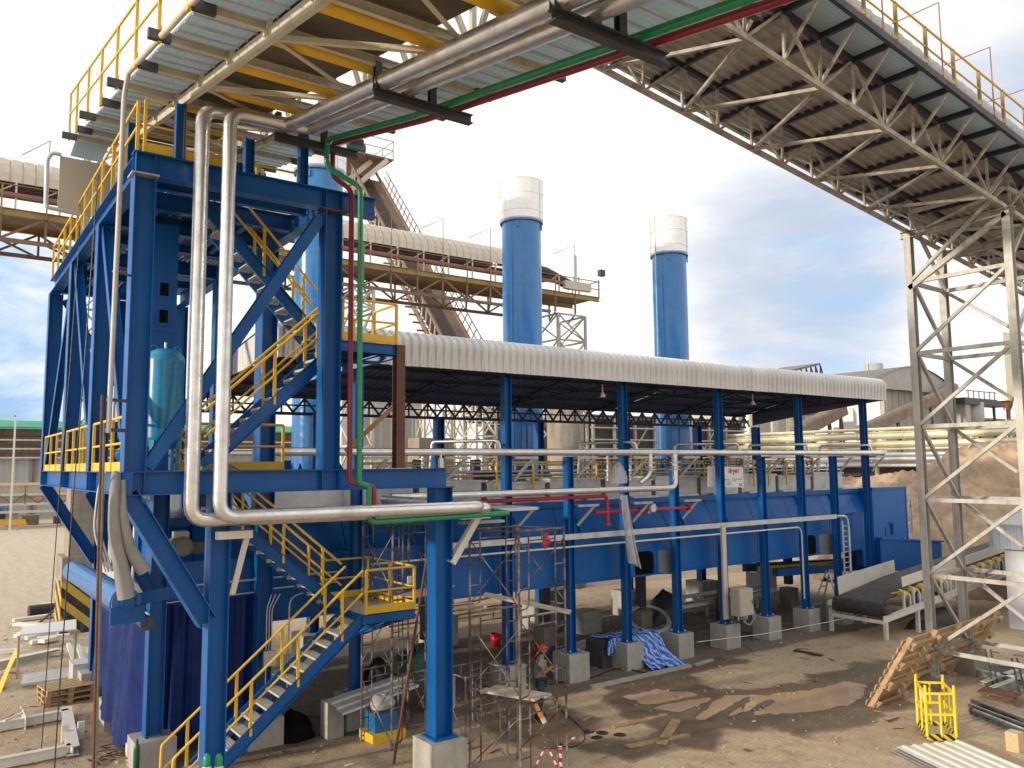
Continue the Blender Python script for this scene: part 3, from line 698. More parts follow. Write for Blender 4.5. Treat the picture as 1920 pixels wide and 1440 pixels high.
for lx,ly,lb in ((2.02,15.3,'slack black cable hanging from the tower deck left of the poles'),(2.45,20.6,'black cable hanging down the far side of the tower to the left yard')):
    k=MB(); k.tube([(lx+.18,ly,11.3),(lx+.1,ly,8),(lx+.02,ly,5.8),(lx-.06,ly,2.5),(lx-.1,ly,-.01)],.011,6); solo(k,'cable',BLACKP,lb,'cable')
k=MB()
for s in range(3):
    k.tube([(2.5+.04*s,15.2+.3*s,6.15),(2.36+.05*s,15.0,5.9),(2.3+.04*s,14.9,5.2),(2.5+.05*s,14.9,4.5)],.018,6,.2)
solo(k,'hose',mat('white_hose',(.6,.6,.58),.5),'pale hoses looped over the edge of the lower tower deck','hose')
# rolled grey tarp hanging from the lower deck corner
def roll(pts,r0,r1,m,label):
    k=MB(); k.tube(pts,lambda f: r0+(r1-r0)*f,14,.3,5)
    return solo(k,'hanging_mat',m,label,'rolled mat')
GTARP=mat('grey_rubber_mat',(.27,.26,.24),.7,0,.12,3,bump=.3,bs=6)
roll([(2.50,14.35,6.12),(2.46,14.16,5.85),(2.47,14.15,5.2),(2.62,14.2,4.6),(2.70,14.2,4.15)],.06,.13,GTARP,'thick grey mat roll hanging in front of the left deck beam')
roll([(2.60,14.25,6.0),(2.58,14.12,5.5),(2.72,14.15,4.9),(2.95,14.2,4.55)],.045,.11,GTARP,'thinner grey mat roll hanging right beside the thick one')
# ---------------- second gallery: long truss running off to the right ----------------
def z2(x): return 12.90+(23.04-x)*.1275
g2=thing('conveyor_gallery','long weathered truss conveyor gallery descending to the right across the upper right sky','conveyor gallery',(18,10.6,z2(18)))
def q2(x,y,dz=0): return V((x,y,z2(x)+dz))
X0,X1=5.0,33.0; HP=1.1; PN=1.22
nod=[X0+PN*i for i in range(int((X1-X0)/PN)+1)]
off=14.73-X0; off-=int(off/PN)*PN; nod=[X0+off+PN*i for i in range(int((X1-X0-off)/PN)+1)]
for y in (9.3,12.0):
    k=MB(); k.bar(q2(X0,y),q2(X1,y),.09,.11); k.build('chord',TRUSS,g2)
    k=MB(); k.bar(q2(X0,y,HP),q2(X1,y,HP),.12,.16); k.build('chord',DARKB,g2)
    s=1 if y<10 else -1
    for i,x in enumerate(nod):
        k=MB(); k.bar(q2(x,y,.06),q2(x,y,HP-.08),.052,.052,(1,0,0)); k.build('web_vertical',TRUSS,g2)
        if i+1<len(nod):
            a,b=(0,HP) if i%2 else (HP,0)
            k=MB(); k.bar(q2(x,y,a),q2(nod[i+1],y,b),.058,.058,(0,1,0)); k.build('web_diagonal',TRUSS,g2)
for i,x in enumerate(nod):
    k=MB(); k.ib(q2(x,8.4,HP-.02),q2(x,12.95,HP-.02),.08,.13); k.build('floor_beam',DARKB,g2)
    # inclined strut carrying the walkway edge
    k=MB(); k.bar(q2(x,9.3,.1),q2(x+.02,8.46,HP-.05),.056,.056,(1,0,0)); k.build('walkway_strut',TRUSS,g2)
    k=MB(); k.bar(q2(x,12.0,.45),q2(x+.02,12.8,HP-.05),.05,.05,(1,0,0)); k.build('walkway_strut',TRUSS,g2)
    if i%2==1 and i+2<len(nod):
        k=MB(); k.bar(q2(x,9.33,-.02),q2(nod[i+1],11.97,-.02),.07,.07); k.build('lateral_brace',TRUSS,g2)
        k=MB(); k.bar(q2(nod[i+1],11.97,-.02),q2(nod[i+2],9.33,-.02),.07,.07); k.build('lateral_brace',TRUSS,g2)
    if i+1<len(nod):
        xb=nod[i+1]
        # floor sheets between beams: ribs along the gallery
        k=MB(); k.corr(q2(x-.01,9.32,HP+.06),q2(xb+.01,9.32,HP+.06)-q2(x-.01,9.32,HP+.06),(0,2.62,0),(0,0,-1),.27,.05); k.build('floor_sheet',SHEETU,g2)
        k=MB(); k.corr(q2(x-.01,11.95,HP+.065),q2(xb+.01,11.95,HP+.065)-q2(x-.01,11.95,HP+.065),(0,.98,0),(0,0,-1),.27,.05); k.build('floor_sheet',SHEETU,g2)
        a,b,c_,d=q2(x+.01,8.45,HP+.05),q2(xb-.01,8.45,HP+.05),q2(xb-.01,9.3,HP+.05),q2(x+.01,9.3,HP+.05)
        k=MB(); k.slab([a,b,c_,d],(0,0,.03)); k.build('grating_panel',GRAT,g2)
        # cover hoops: half round sheets over the belt
        for h in range(3):
            xa=x+PN*h/3+.01; xc=x+PN*(h+1)/3-.01
            k=MB(); n=10; P=[];F=[]
            for rr in (.94,.952):
                for j in range(n+1):
                    an=pi*j/n
                    for xx in (xa,(xa+xc)/2,xc):
                        r_=rr+(.035 if xx not in (xa,xc) else 0)
                        P.append(q2(xx,9.72-r_*cos(an)*1.0,HP+.50+r_*sin(an)))
            for s in range(2):
                for j in range(n):
                    for w_ in range(2):
                        o_=s*(n+1)*3; f=(o_+j*3+w_,o_+j*3+w_+1,o_+(j+1)*3+w_+1,o_+(j+1)*3+w_); F.append(f if s else f[::-1])
            k.add(P,F,True); k.build('cover_sheet',GREYSH,g2)
k=MB(); k.bar(q2(X0,8.43,HP+.10),q2(X1,8.43,HP+.10),.015,.20); k.build('toe_board',OLDY,g2)
k=MB(); k.bar(q2(X0,8.38,HP-.02),q2(X1,8.38,HP-.02),.09,.15); k.build('edge_channel',DARKB,g2)
k=MB(); k.bar(q2(X0,12.98,HP-.02),q2(X1,12.98,HP-.02),.09,.12); k.build('edge_channel',TRUSS,g2)
for hh,rr,nm in ((1.02,.026,'handrail'),(.56,.022,'mid_rail')):
    k=MB(); k.tube([q2(X0,8.42,HP+hh),q2(X1,8.42,HP+hh)],rr,8); k.build(nm,YEL,g2)
for i,x in enumerate(nod):
    if i%1==0:
        k=MB(); k.bar(q2(x+.25,8.42,HP-.02),q2(x+.25,8.42,HP+1.02),.07,.05,(1,0,0)); k.build('rail_post',OLDY,g2)
    if i%2==0:
        k=MB(); k.tube([q2(x-.3,8.40,HP),q2(x-.3,8.40,HP+1.9),q2(x-.3,9.5,HP+1.9)],.018,6); k.build('cable_hoop',OLDR,g2)
k=MB(); k.hexa([q2(X0,9.45,HP+.45),q2(X1,9.45,HP+.45),q2(X1,10.6,HP+.45),q2(X0,10.6,HP+.45),q2(X0,9.45,HP+.5),q2(X1,9.45,HP+.5),q2(X1,10.6,HP+.5),q2(X0,10.6,HP+.5)]); k.build('belt',RUBBER,g2)
# ---------------- right lattice tower ----------------
rt=thing('lattice_tower','tall grey four legged lattice tower holding up the right hand conveyor gallery','steel tower',(24.07,10.65,0))
LA,LB,LC,LD=(23.04,11.98),(25.1,12.05),(23.04,9.30),(25.1,9.35)
ztop=12.84
for (x,y) in (LA,LB,LC,LD):
    zt=ztop if x<24 else z2(25.1)-.07
    k=MB(); k.ib((x,y,.30),(x,y,zt),.20,.20,(1,0,0)); k.build('leg',TSTEEL,rt)
    k=MB(); k.box((x-.4,y-.4,-.1),(x+.4,y+.4,.62 if x>24 else .25)); k.build('footing',CONCD,rt)
    k=MB(); k.box((x-.17,y-.17,.62 if x>24 else .25),(x+.17,y+.17,.66 if x>24 else .30)); k.build('base_plate',TSTEEL,rt)
lv=[PX(1702+.058*(y-433),y,23.04).z for y in (530,663,800,937,1078,1218)]
lv=[lv[0]+ (lv[0]-lv[1])]+lv
for i,z in enumerate(lv):
    for a,b in ((LA,LC),(LA,LB),(LB,LD),(LC,LD)):
        d=(V((b[0]-a[0],b[1]-a[1],0))).normalized()*.11
        k=MB(); k.bar(V((a[0],a[1],z))+d,V((b[0],b[1],z))-d,.09,.11); k.build('horizontal',TSTEEL,rt)
    if i+1<len(lv):
        zb=lv[i+1]
        for a,b,hi in ((LA,LC,1),(LA,LB,0),(LD,LB,1),(LD,LC,0)):
            p=(a[0],a[1],zb if hi else z); q=(b[0],b[1],z if hi else zb)
            n=V((b[1]-a[1],a[0]-b[0],0)).normalized()*.06
            k=MB(); k.bar(V(p)+n,V(q)+n,.09,.09); k.build('diagonal',TSTEEL,rt)
k=MB(); k.ib((23.04,9.1,12.80),(23.04,12.2,12.80),.16,.2); k.build('head_beam',TRUSS,rt)
k=MB(); k.ib((25.1,9.1,z2(25.1)-.14),(25.1,12.2,z2(25.1)-.14),.16,.2); k.build('head_beam',TRUSS,rt)
k=MB(); k.bar((23.0,12.0,11.2),(23.0,9.3,12.75),.12,.14); k.build('diagonal',TSTEEL,rt)
# ---------------- dryer housing ----------------
dr=thing('dryer_housing','long bright blue belt dryer housing with sloped ribbed wall under the white canopy','dryer',(19,21.5,0))
YD=19.05; YB=24.6; XL,XR=4.32,34.85
bays=[4.32,6.45,8.7,11.0,13.25,15.6,17.9,20.2,22.5,24.75,27.0,29.3,31.55,34.85]
for i,(a,b) in enumerate(zip(bays,bays[1:])):
    k=MB(); a2,b2=a+.012,b-.012
    lo=2.65 if a<31 else 1.9
    k.hexa([(a2,YD,lo),(b2,YD,lo),(b2,YD+.3,lo),(a2,YD+.3,lo),(a2,YD,4.08),(b2,YD,4.08),(b2,YD+.3,4.08),(a2,YD+.3,4.08)]); k.build('lower_panel',BLUE2,dr)
    k=MB(); k.hexa([(a2,YD+.10,4.08),(b2,YD+.10,4.08),(b2,YD+.6,4.08),(a2,YD+.6,4.08),(a2,YD+.52,4.90),(b2,YD+.52,4.90),(b2,YD+.75,4.90),(a2,YD+.75,4.90)]); k.build('sloped_panel',BLUE2,dr)
    for f in (.33,.67) if b-a<3 else (.25,.5,.75):
        x=a+(b-a)*f; k=MB(); k.hexa([(x-.008,YD+.02,4.1),(x+.008,YD+.02,4.1),(x+.008,YD+.12,4.1),(x-.008,YD+.12,4.1),(x-.008,YD+.44,4.9),(x+.008,YD+.44,4.9),(x+.008,YD+.56,4.9),(x-.008,YD+.56,4.9)])
        if f in (.33,.5): k.build('rib',BLUE2,dr)
k=MB(); k.box((XL,YD+.42,4.90),(XR,YD+.9,5.06)); k.build('top_flange',BLUE2,dr)
k=MB(); k.box((XL,YD-.06,4.08),(XR-.02,YD+.1,4.12)); k.box((XL,YD-.05,2.60),(31.5,YD+.04,2.65)); k.build('ledge',BLUE2,dr)
k=MB(); k.box((XL+.01,YD+.5,2.66),(XR-.01,YB,5.04)); k.build('inner_body',BLUE2,dr)
k=MB(); k.hexa([(32.2,18.9,2.9),(XR,18.9,2.9),(XR,19.6,2.9),(32.2,19.6,2.9),(32.2,18.9,5.08),(XR,18.9,5.08),(XR,19.6,5.08),(32.2,19.6,5.08)]); k.build('end_wall',BLUE2,dr)
k=MB(); k.box((XR-.02,18.88,2.85),(XR+.05,18.98,5.1)); k.box((32.2,18.86,5.0),(XR+.05,18.96,5.1)); k.build('edge_flange',BLUE2,dr)
for z in (3.4,4.2):
    k=MB(); k.box((XR+.05,18.9,z),(XR+.55,19.0,z+.12)); k.cyl((XR+.35,18.85,z-.35),(XR+.35,18.85,z+.3),.04,8); k.build('hinge_bracket',GALV,dr)
k=MB(); k.box((33.4,18.84,3.55),(33.8,18.9,3.62)); k.cyl((33.6,18.86,3.1),(33.6,18.86,3.6),.05,8); k.box((33.1,18.87,3.05),(33.3,18.9,3.4)); k.build('latch',BLUE,dr)
# left end: lit blue panels, green strip, channel
for i in range(7):
    y=19.1+i*.80; k=MB(); k.box((XL-.02,y,3.60),(XL+.04,y+.76,5.45)); k.build('end_panel',BLUE2,dr)
for i in range(4):
    y=19.5+i*1.6; k=MB(); k.box((XL-.1,y,3.5),(XL-.02,y+.08,5.5)); k.build('rib',BLUE,dr)
k=MB(); k.box((4.05,18.95,3.40),(4.3,25.5,3.58)); k.build('sill_channel',GALV,dr)
for i in range(9):
    k=MB(); k.box((3.62,19.0+i*.7,3.18),(4.04,19.66+i*.7,3.22)); k.build('grating_panel',GRASSG,dr)
k=MB(); k.ch((3.6,18.95,3.12),(3.6,25.5,3.12),-.1,.16); k.build('edge_channel',LBLUE,dr)
# hatches
def hatch(x,label):
    k=MB(); n=24; P=[];W,H,rc=.42,.40,.16
    for j in range(n):
        an=2*pi*j/n; cx=math.copysign(abs(cos(an))**.45,cos(an)); sz=math.copysign(abs(sin(an))**.45,sin(an)); P.append((x+W*cx,YD-.012,2.98+H*sz))
    k.slab(P,(0,.02,0)); h=k.build('hatch_opening',BLACK,dr)
    k=MB(); k.slab([(p[0]+.95,p[1]-.10-.16*((p[0]-x)/W),p[2]) for p in P],(0,.035,0)); k.build('hatch_cover',GLASSK,dr)
hatch(18.98,''); hatch(27.9,'')
# galvanised plenum boxes along the top
for i,(a,b) in enumerate(zip(bays[2:],bays[3:-1])):
    k=MB(); k.box((a+.10,19.75,5.06),(b-.10,20.9,5.70 if i%2 else 5.62)); k.build('plenum_box',GALV,dr)
    k=MB(); k.box((a+.05,19.7,5.70 if i%2 else 5.62),(b-.05,20.95,5.76 if i%2 else 5.68)); k.build('plenum_lid',GALV,dr)
k=MB(); k.box((6.6,18.9,5.10),(8.5,20.2,5.62)); k.build('plenum_box',GALV,dr)
k=MB(); k.box((8.2,16.9,5.02),(13.0,19.0,5.10)); 
for i in range(13):
    x=9.0+i*2.0; k=MB() if i else k
    k.box((x,19.5,5.06),(x+1.2,19.7,5.12))
    k.build('duct_strip',GALV,dr)
# discharge box on the right
db=thing('discharge_box','low dark blue steel box beyond the right end of the dryer housing','steel box',(35,18.8,1.1))
k=MB(); k.hexa([(32.3,18.7,1.75),(37.3,18.7,1.15),(37.3,20.4,1.15),(32.3,20.4,1.75),(32.3,18.7,2.98),(37.3,18.7,2.55),(37.3,20.4,2.6),(32.3,20.4,2.98)]); k.build('box_wall',BLUE,db)
k=MB(); k.hexa([(32.3,18.62,2.98),(37.4,18.62,2.55),(37.4,20.5,2.6),(32.3,20.5,2.98),(32.3,18.62,3.05),(37.4,18.62,2.62),(37.4,20.5,2.67),(32.3,20.5,3.05)]); k.build('rim',BLUE,db)
k=MB(); k.box((37.3,18.8,0),(37.5,19.0,2.5)); k.build('leg',BLUE,db); k=MB(); k.box((35,18.8,0),(35.2,19,1.3)); k.build('leg',BLUE,db)
for i in range(3):
    k=MB(); k.bar((27.0+i*.1,20.0+i*.8,1.95),(37,20.0+i*.8,1.55),.25,.3); k.build('screw_trough',BLUE if i!=1 else YEL,db)
# ---------------- front column row ----------------
tall=[8.7,13.25,17.75,22.3,26.9,31.35]; short=[11.0,15.5,20.0,24.55,29.05]
allx=sorted(tall+short)
ords=['first','second','third','fourth','fifth','sixth','seventh','eighth','ninth','tenth','eleventh']
extra={8.7:'beside the small yellow stair landing',11.0:'just right of the near footing column',13.25:'behind the scaffold',15.5:'right behind the helmeted worker',17.75:'standing beside the blue striped tarp',20.0:'right of the striped tarp',22.3:'with the beige cabinet beside it',24.55:'beside the green gas bottle',26.9:'left of the stepladder',29.05:'with the vertical cable ladder',31.35:'last before the white belt conveyor'}
for i,x in enumerate(allx):
    zt=8.80 if x in tall else 6.42
    n=len(allx)-i
    t=thing('steel_column','%s blue steel column on concrete footing, %s'%('tall' if x in tall else 'short',extra[x]),'column',(x,18.62,0),'front row columns of the dryer')
    hcol(t,x,18.62,.80,zt,.23,.225)
    k=MB(); k.box((x-.22,18.40,.78),(x+.22,18.84,.80)); k.build('base_plate',BLUE,t)
    w=.34+.04*R.random()
    k=MB(); k.box((x-w,18.62-w,-.1),(x+w,18.62+w,.78)); k.build('footing',CONC,t)
    for q in ((-.15,-.15),(.15,-.15),(-.15,.15),(.15,.15)):
        k=MB(); k.cyl((x+q[0],18.62+q[1],.80),(x+q[0],18.62+q[1],.86),.02,6); k.build('anchor_bolt',GALV,t)
    # pipe brackets
    br=[(6.42,-.55)] + ([(5.02,-.55)] if x in (13.25,15.5,17.75,20.0) else [])
    for z,dy in br:
        k=MB(); k.box((x-.05,18.12,z-.07),(x+.75,18.2,z)); k.box((x+.15,18.2,z-.06),(x+.24,18.75,z-.002)); 
        if not (x==22.3 and z>6): k.bar((x+.62,18.16,z-.03),(x+.17,18.45,z-.62),.08,.05,(0,1,0))
        k.build('pipe_bracket',TSTEEL,t)
for x,y,lb in ((4.16,18.72,'left corner column footing under the blue tower'),(4.16,14.42,'footing of the near left tower column by the stair foot'),(6.45,18.72,'footing half hidden behind the lowest stair'),(4.16,25.7,'far left footing beyond the navy curtain'),(4.16,22.2,'footing hidden behind the navy curtain')):
    k=MB(); z=.62; k.box((x-.40,y-.40,-.1),(x+.40,y+.40,z)); solo(k,'concrete_footing',CONC,'square concrete '+lb,'footing')
# the free standing column under the end of the tower beam
t=thing('steel_column','thick blue column in the centre foreground on a tall concrete footing under the tower beam end','column',(8.63,14.5,0))
hcol(t,8.63,14.5,.84,5.74,.40,.36); k=MB(); k.box((8.36,14.24,.80),(8.90,14.76,.84)); k.build('base_plate',BLUE,t)
k=MB(); k.box((8.24,14.1,-.1),(9.02,14.9,.80)); k.build('footing',CONC,t)
k=MB(); k.box((8.4,14.28,5.74),(8.86,14.72,5.765)); k.build('cap_plate',RUST,t)
for s in (0,.22):
    k=MB(); k.bar((9.35+s*.5,14.15+s,5.12),(8.84,14.35+s*.5,4.2),.13,.05,(0,1,0)); k.build('knee_brace',WSTEEL,t)
k=MB(); k.box((8.84,14.0,5.10),(9.55,14.1,5.2)); k.build('knee_brace',WSTEEL,t)
k=MB(); k.bar((4.52,14.0,5.0),(4.36,14.2,4.05),.09,.05,(0,1,0)); k.bar((4.02,14.02,5.06),(4.60,14.0,5.06),.16,.13); solo(k,'knee_bracket',CREAM,'pale knee bracket carrying the silver pipes on the near left column','bracket')
k=MB(); k.box((8.40,14.1,6.15),(8.48,14.18,6.34)); k.cone((8.44,14.14,6.34),(8.44,14.14,6.46),.03,.01,8); solo(k,'plastic_bottle',WSTEEL,'small white bottle standing on the right end of the tower beam','bottle')
# back columns and footings
bx=[10.2,14.8,19.3,23.9,28.4,32.6]
for i,x in enumerate(bx):
    t=thing('steel_column','dark blue back row column on concrete footing, number %s from the left seen under the dryer'%ords[i],'column',(x,24.95,0),'back row columns of the dryer')
    hcol(t,x,24.95,1.0,7.9,.3,.3,m=BLUE); k=MB(); k.box((x-.5,24.45,-.1),(x+.5,25.45,1.0)); k.build('footing',CONC,t)
for i,x in enumerate((12.6,17.2,21.7,26.3,30.6)):
    t=thing('support_post','black mid support post on concrete block under the dryer floor, %s from the left'%ords[i],'support post',(x,22.0,0),'inner posts under the dryer')
    k=MB(); k.box((x-.14,21.86,.95),(x+.14,22.14,2.66)); k.build('post',DARKB,t); k=MB(); k.box((x-.28,21.72,-.1),(x+.28,22.28,.8)); k.build('footing',CONCD,t)
# ---------------- canopy ----------------
XC0,XC1=6.43,32.05
cp=thing('canopy_roof','long white canopy of curved corrugated sheets with a vertical front fascia over the dryer','canopy',(19,21.5,8.7))
prof=[(18.0,8.70),(18.0,9.26),(18.015,9.36),(18.07,9.45),(18.16,9.51),(18.30,9.545),(19.4,9.50),(20.6,9.36),(21.7,9.16),(22.8,8.98),(23.9,8.74),(25.0,8.52),(25.3,8.46)]
def canopy_sheet(x0,x1):
    k=MB(); P=[];F=[]; nr=3; xs=[]
    w=(x1-x0)/nr
    for r_ in range(nr):
        b=x0+r_*w; xs+=[(b,0),(b+w*.45,0),(b+w*.58,.032),(b+w*.87,.032)]
    xs.append((x1,0)); n=len(prof)
    for side in (0,1):
        for x,h in xs:
            for j,(y,z) in enumerate(prof):
                p0=V((0,)+prof[max(0,j-1)]); p1=V((0,)+prof[min(n-1,j+1)]); d=(p1-p0).normalized(); nn=V((0,-d.z,d.y))
                bend=1.0+1.6*(1 if 1<=j<=6 else 0)
                q=V((x,y,z))+nn*(h*bend-.004*side); P.append(q)
    m_=len(xs)
    for side in (0,1):
        o_=side*m_*n
        for i in range(m_-1):
            for j in range(n-1):
                f=(o_+i*n+j,o_+(i+1)*n+j,o_+(i+1)*n+j+1,o_+i*n+j+1); F.append(f if not side else f[::-1])
    k.add(P,F); return k
ns=36; w=(XC1-XC0)/ns
pm=canopy_sheet(0,w-.004).mesh('roof_sheet'); pm.materials.append(WHITE); pm.materials.append(SHADEUND)
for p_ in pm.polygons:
    if p_.index>=len(pm.polygons)//2: p_.material_index=1  # inner faces take the colour with the shade painted in
pm2=bpy.data.materials
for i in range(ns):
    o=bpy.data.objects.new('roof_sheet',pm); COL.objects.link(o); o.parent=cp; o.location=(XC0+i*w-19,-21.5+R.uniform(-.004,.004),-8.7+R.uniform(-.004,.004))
# gable cladding at the left end
pts=[(y,z) for y,z in prof[4:12]]
for i in range(34):
    y0=18.05+i*.2; y1=y0+.185
    def top(y):
        for (ya,za),(yb,zb) in zip(prof[3:],prof[4:]):
            if ya<=y<=yb: return za+(zb-za)*(y-ya)/(yb-ya)
        return 9.45
    def bot(y): return 8.70-.009*(y-18)**1.8
    if y1>24.8: break
    k=MB(); k.hexa([(XC0+.02,y0,bot(y0)),(XC0+.05,y0,bot(y0)),(XC0+.05,y1,bot(y1)),(XC0+.02,y1,bot(y1)),(XC0+.02,y0,top(y0)-.03),(XC0+.05,y0,top(y0)-.03),(XC0+.05,y1,top(y1)-.03),(XC0+.02,y1,top(y1)-.03)]); k.build('gable_strip',WHITE,cp)
    def bot2(y): return 8.70-.8*((y-18)/7)**1.15
    k=MB(); X_=XC1-.06; k.hexa([(X_,y0-.008,bot2(y0)),(X_+.03,y0-.008,bot2(y0)),(X_+.03,y1+.008,bot2(y1)),(X_,y1+.008,bot2(y1)),(X_,y0-.008,top(y0)-.03),(X_+.03,y0-.008,top(y0)-.03),(X_+.03,y1+.008,top(y1)-.03),(X_,y1+.008,top(y1)-.03)]); k.build('gable_strip',SHADEUND,cp)  # right gable, seen from inside, gets the same painted shade
# trusses under the sheets: curved top and bottom chords with webs
for i,x in enumerate([6.6]+tall):
    k=MB(); a=[V((x,y,z-.13)) for y,z in prof[5:]]; k.tube(a,.035,6); 
    b_=[V((x,y,8.68-.0095*(y-18.6)**1.75 if y>18.6 else 8.68)) for y in (18.4,19.5,20.6,21.7,22.8,23.9,25.0)]
    k.tube(b_,.03,6)
    for p,q in zip(b_,a[1:]+[a[-1]]): k.bar(p,q,.035)
    for p,q in zip(b_[1:],a[1:]): k.bar(p,q,.035)
    k.build('roof_truss',DARKB,cp)
for j in (5,6,7,8,9,10,11):
    y,z=prof[j]; k=MB(); k.ch((XC0+.1,y+.02,z-.07),(XC1-.05,y+.02,z-.07),.05,.1); k.build('purlin',DARKB,cp)
k=MB(); k.bar((XC0+.1,18.07,8.76),(XC1-.05,18.07,8.76),.05,.08); k.build('purlin',DARKB,cp)
# lattice girder along the back
k=MB(); k.bar((XC0,25.05,7.88),(32,25.05,7.88),.09,.1); k.bar((XC0,25.05,8.42),(32,25.05,8.42),.09,.1); k.bar((XC0,25.05,8.15),(32,25.05,8.15),.05,.05); k.build('girder_chord',DARKB,cp)
xx=XC0
while xx<31.6:
    k=MB(); k.bar((xx,25.05,7.93),(xx+.38,25.05,8.37),.06); k.bar((xx+.38,25.05,8.37),(xx+.76,25.05,7.93),.06); k.bar((xx+.38,25.05,8.37),(xx+.38,25.05,7.93),.05); k.build('girder_web',DARKB,cp); xx+=.76
for (x,y,z) in ((17.0,18.7,8.4),(24.6,18.9,8.45)):
    k=MB(); k.cyl((x,y,z),(x,y,z+.25),.02,6); k.cone((x,y,z),(x,y,z-.14),.05,.1,10); solo(k,'hanging_lamp',WSTEEL,'small white lamp hanging under the canopy edge, %s one'%('left' if x<20 else 'right'),'lamp')
# ---------------- chimneys ----------------
def chimney(x,ztop,zcap,label,rod=1.0,side=False):
    t=thing('chimney',label,'chimney',(x,27,5.6)); o=V((x,27,0)); r=.83
    k=MB(); k.lathe(o,[(r,5.9),(r,zcap)],40); k.build('shaft',SKYB,t)
    for z in (8.9,11.4,13.6):
        k=MB(); k.lathe(o,[(r,z-.012),(r+.004,z-.006),(r+.004,z+.006),(r,z+.012)],40); k.build('weld_seam',SKYB,t)
    k=MB(); k.lathe(o,[(r+.45,5.55),(r+.45,5.62),(r+.05,5.62),(r,5.92)],40); k.build('base_flange',SKYB,t)
    for j in range(12):
        a=2*pi*j/12; c=o+V(((r+.18)*cos(a),(r+.18)*sin(a),0)); k=MB(); n=V((cos(a),sin(a),0)); s_=V((-sin(a),cos(a),0))*.01
        P=[o+n*(r-.01)+V((0,0,5.62)),o+n*(r+.40)+V((0,0,5.62)),o+n*(r-.01)+V((0,0,6.35))]
        k.slab([p-s_ for p in P],s_*2); k.build('base_gusset',SKYB,t)
    k=MB(); k.lathe(o,[(r+.09,zcap-.02),(r+.09,zcap+.03),(r+.02,zcap+.04)],40); k.build('flange',SKYB,t)
    k=MB(); 
    for j in range(40):
        a=2*pi*j/40; c=o+V(((r+.06)*cos(a),(r+.06)*sin(a),zcap-.06)); k.cyl(c,c+V((0,0,.05)),.018,5)
    k.build('flange_bolts',DARK,t,stuff=True)
    k=MB(); k.lathe(o,[(r+.06,zcap+.04),(r+.10,zcap+.10)],40); k.lathe(o,[(r+.10,zcap+.10),(r+.10,ztop)],48); k.lathe(o,[(r+.10,ztop),(r+.06,ztop)],40); k.lathe(o,[(r+.06,ztop),(r+.06,zcap+.3)],40); k.build('steel_cap',SILV2,t)
    for z in (zcap+.42,zcap+1.15,ztop-.03):
        k=MB(); k.lathe(o,[(r+.10,z-.015),(r+.112,z-.01),(r+.112,z+.01),(r+.10,z+.015)],40); k.build('cap_band',SILV2,t)
    k=MB(); a=-1.25; c=o+V(((r+.105)*cos(a),(r+.105)*sin(a),0)); k.bar(c+V((0,0,zcap+.1)),c+V((0,0,ztop)),.012); k.build('cap_seam',GALV,t)
    for a in (-2.4,-.9):
        c=o+V(((r+.04)*cos(a),(r+.04)*sin(a),zcap-.22)); k=MB(); k.bar(c-V((0,0,.12)),c+V((0,0,.12)),.10,.06,(cos(a),sin(a),0)); k.build('lifting_lug',SKYB,t)
    k=MB(); rx=x-.95 if side else x; k.cyl((rx,27,(6 if side else ztop-.2)),(rx,27,ztop+rod),.018,6); k.build('lightning_rod',GALV,t)
z1=PY(980,345,27).z; z1c=PY(980,421,27).z; z2_=PY(1253,414,27).z; z2c=PY(1253,481,27).z
chimney(20.1,z1,z1c,'blue chimney with silver cap, the middle one rising behind the canopy',1.0)
chimney(29.1,z2_,z2c,'blue chimney with silver cap, the right hand one farthest from the tower',.9,True)
chimney(11.05,PY(612,275,27).z+1.0,PY(612,331,27).z,'blue chimney partly hidden behind the blue tower, bolted pale cap',.8)
# ---------------- long pipes on the column brackets ----------------
pa=pipe('header_pipe','long silver header pipe running level along the tops of the short columns',[(6.3,18.2,6.54),(31.9,18.2,6.54)],.10,SILV,.1,14,2.4)
k=MB(); k.cyl((31.9,18.2,6.53),(32.0,18.2,6.53),.11,12); k.build('end_flange',GALV,pa)
for x,xe in ((12.75,11.2),(17.95,16.7),(22.9,21.1),(26.9,25.2),(31.2,29.8)):
    k=MB(); k.tube([(x,18.2,6.55),(x,18.3,6.86),(xe+.4,19.9,6.86),(xe+.4,20.1,5.5)],.05,8,.12); k.build('branch_pipe',SILV,pa)
pb=pipe('condensate_pipe','long silver pipe below the header ending in an upturned elbow with valves',[(9.4,18.15,5.42),(19.55,18.15,5.42),(19.55,18.15,6.5)],.095,SILV,.25,14,2.2)
pipe('drop_pipe','short silver pipe with flanged valve left of the upturned elbow',[(18.45,18.15,6.5),(18.45,18.15,5.85),(18.15,18.3,5.60)],.075,SILV,.2,12)
for x in (18.45,19.55):
    for z in (5.98,6.06,6.2):
        k=MB(); k.cyl((x,18.15,z),(x,18.15,z+.045),.15,14); k.build('flange',GALV,pb)
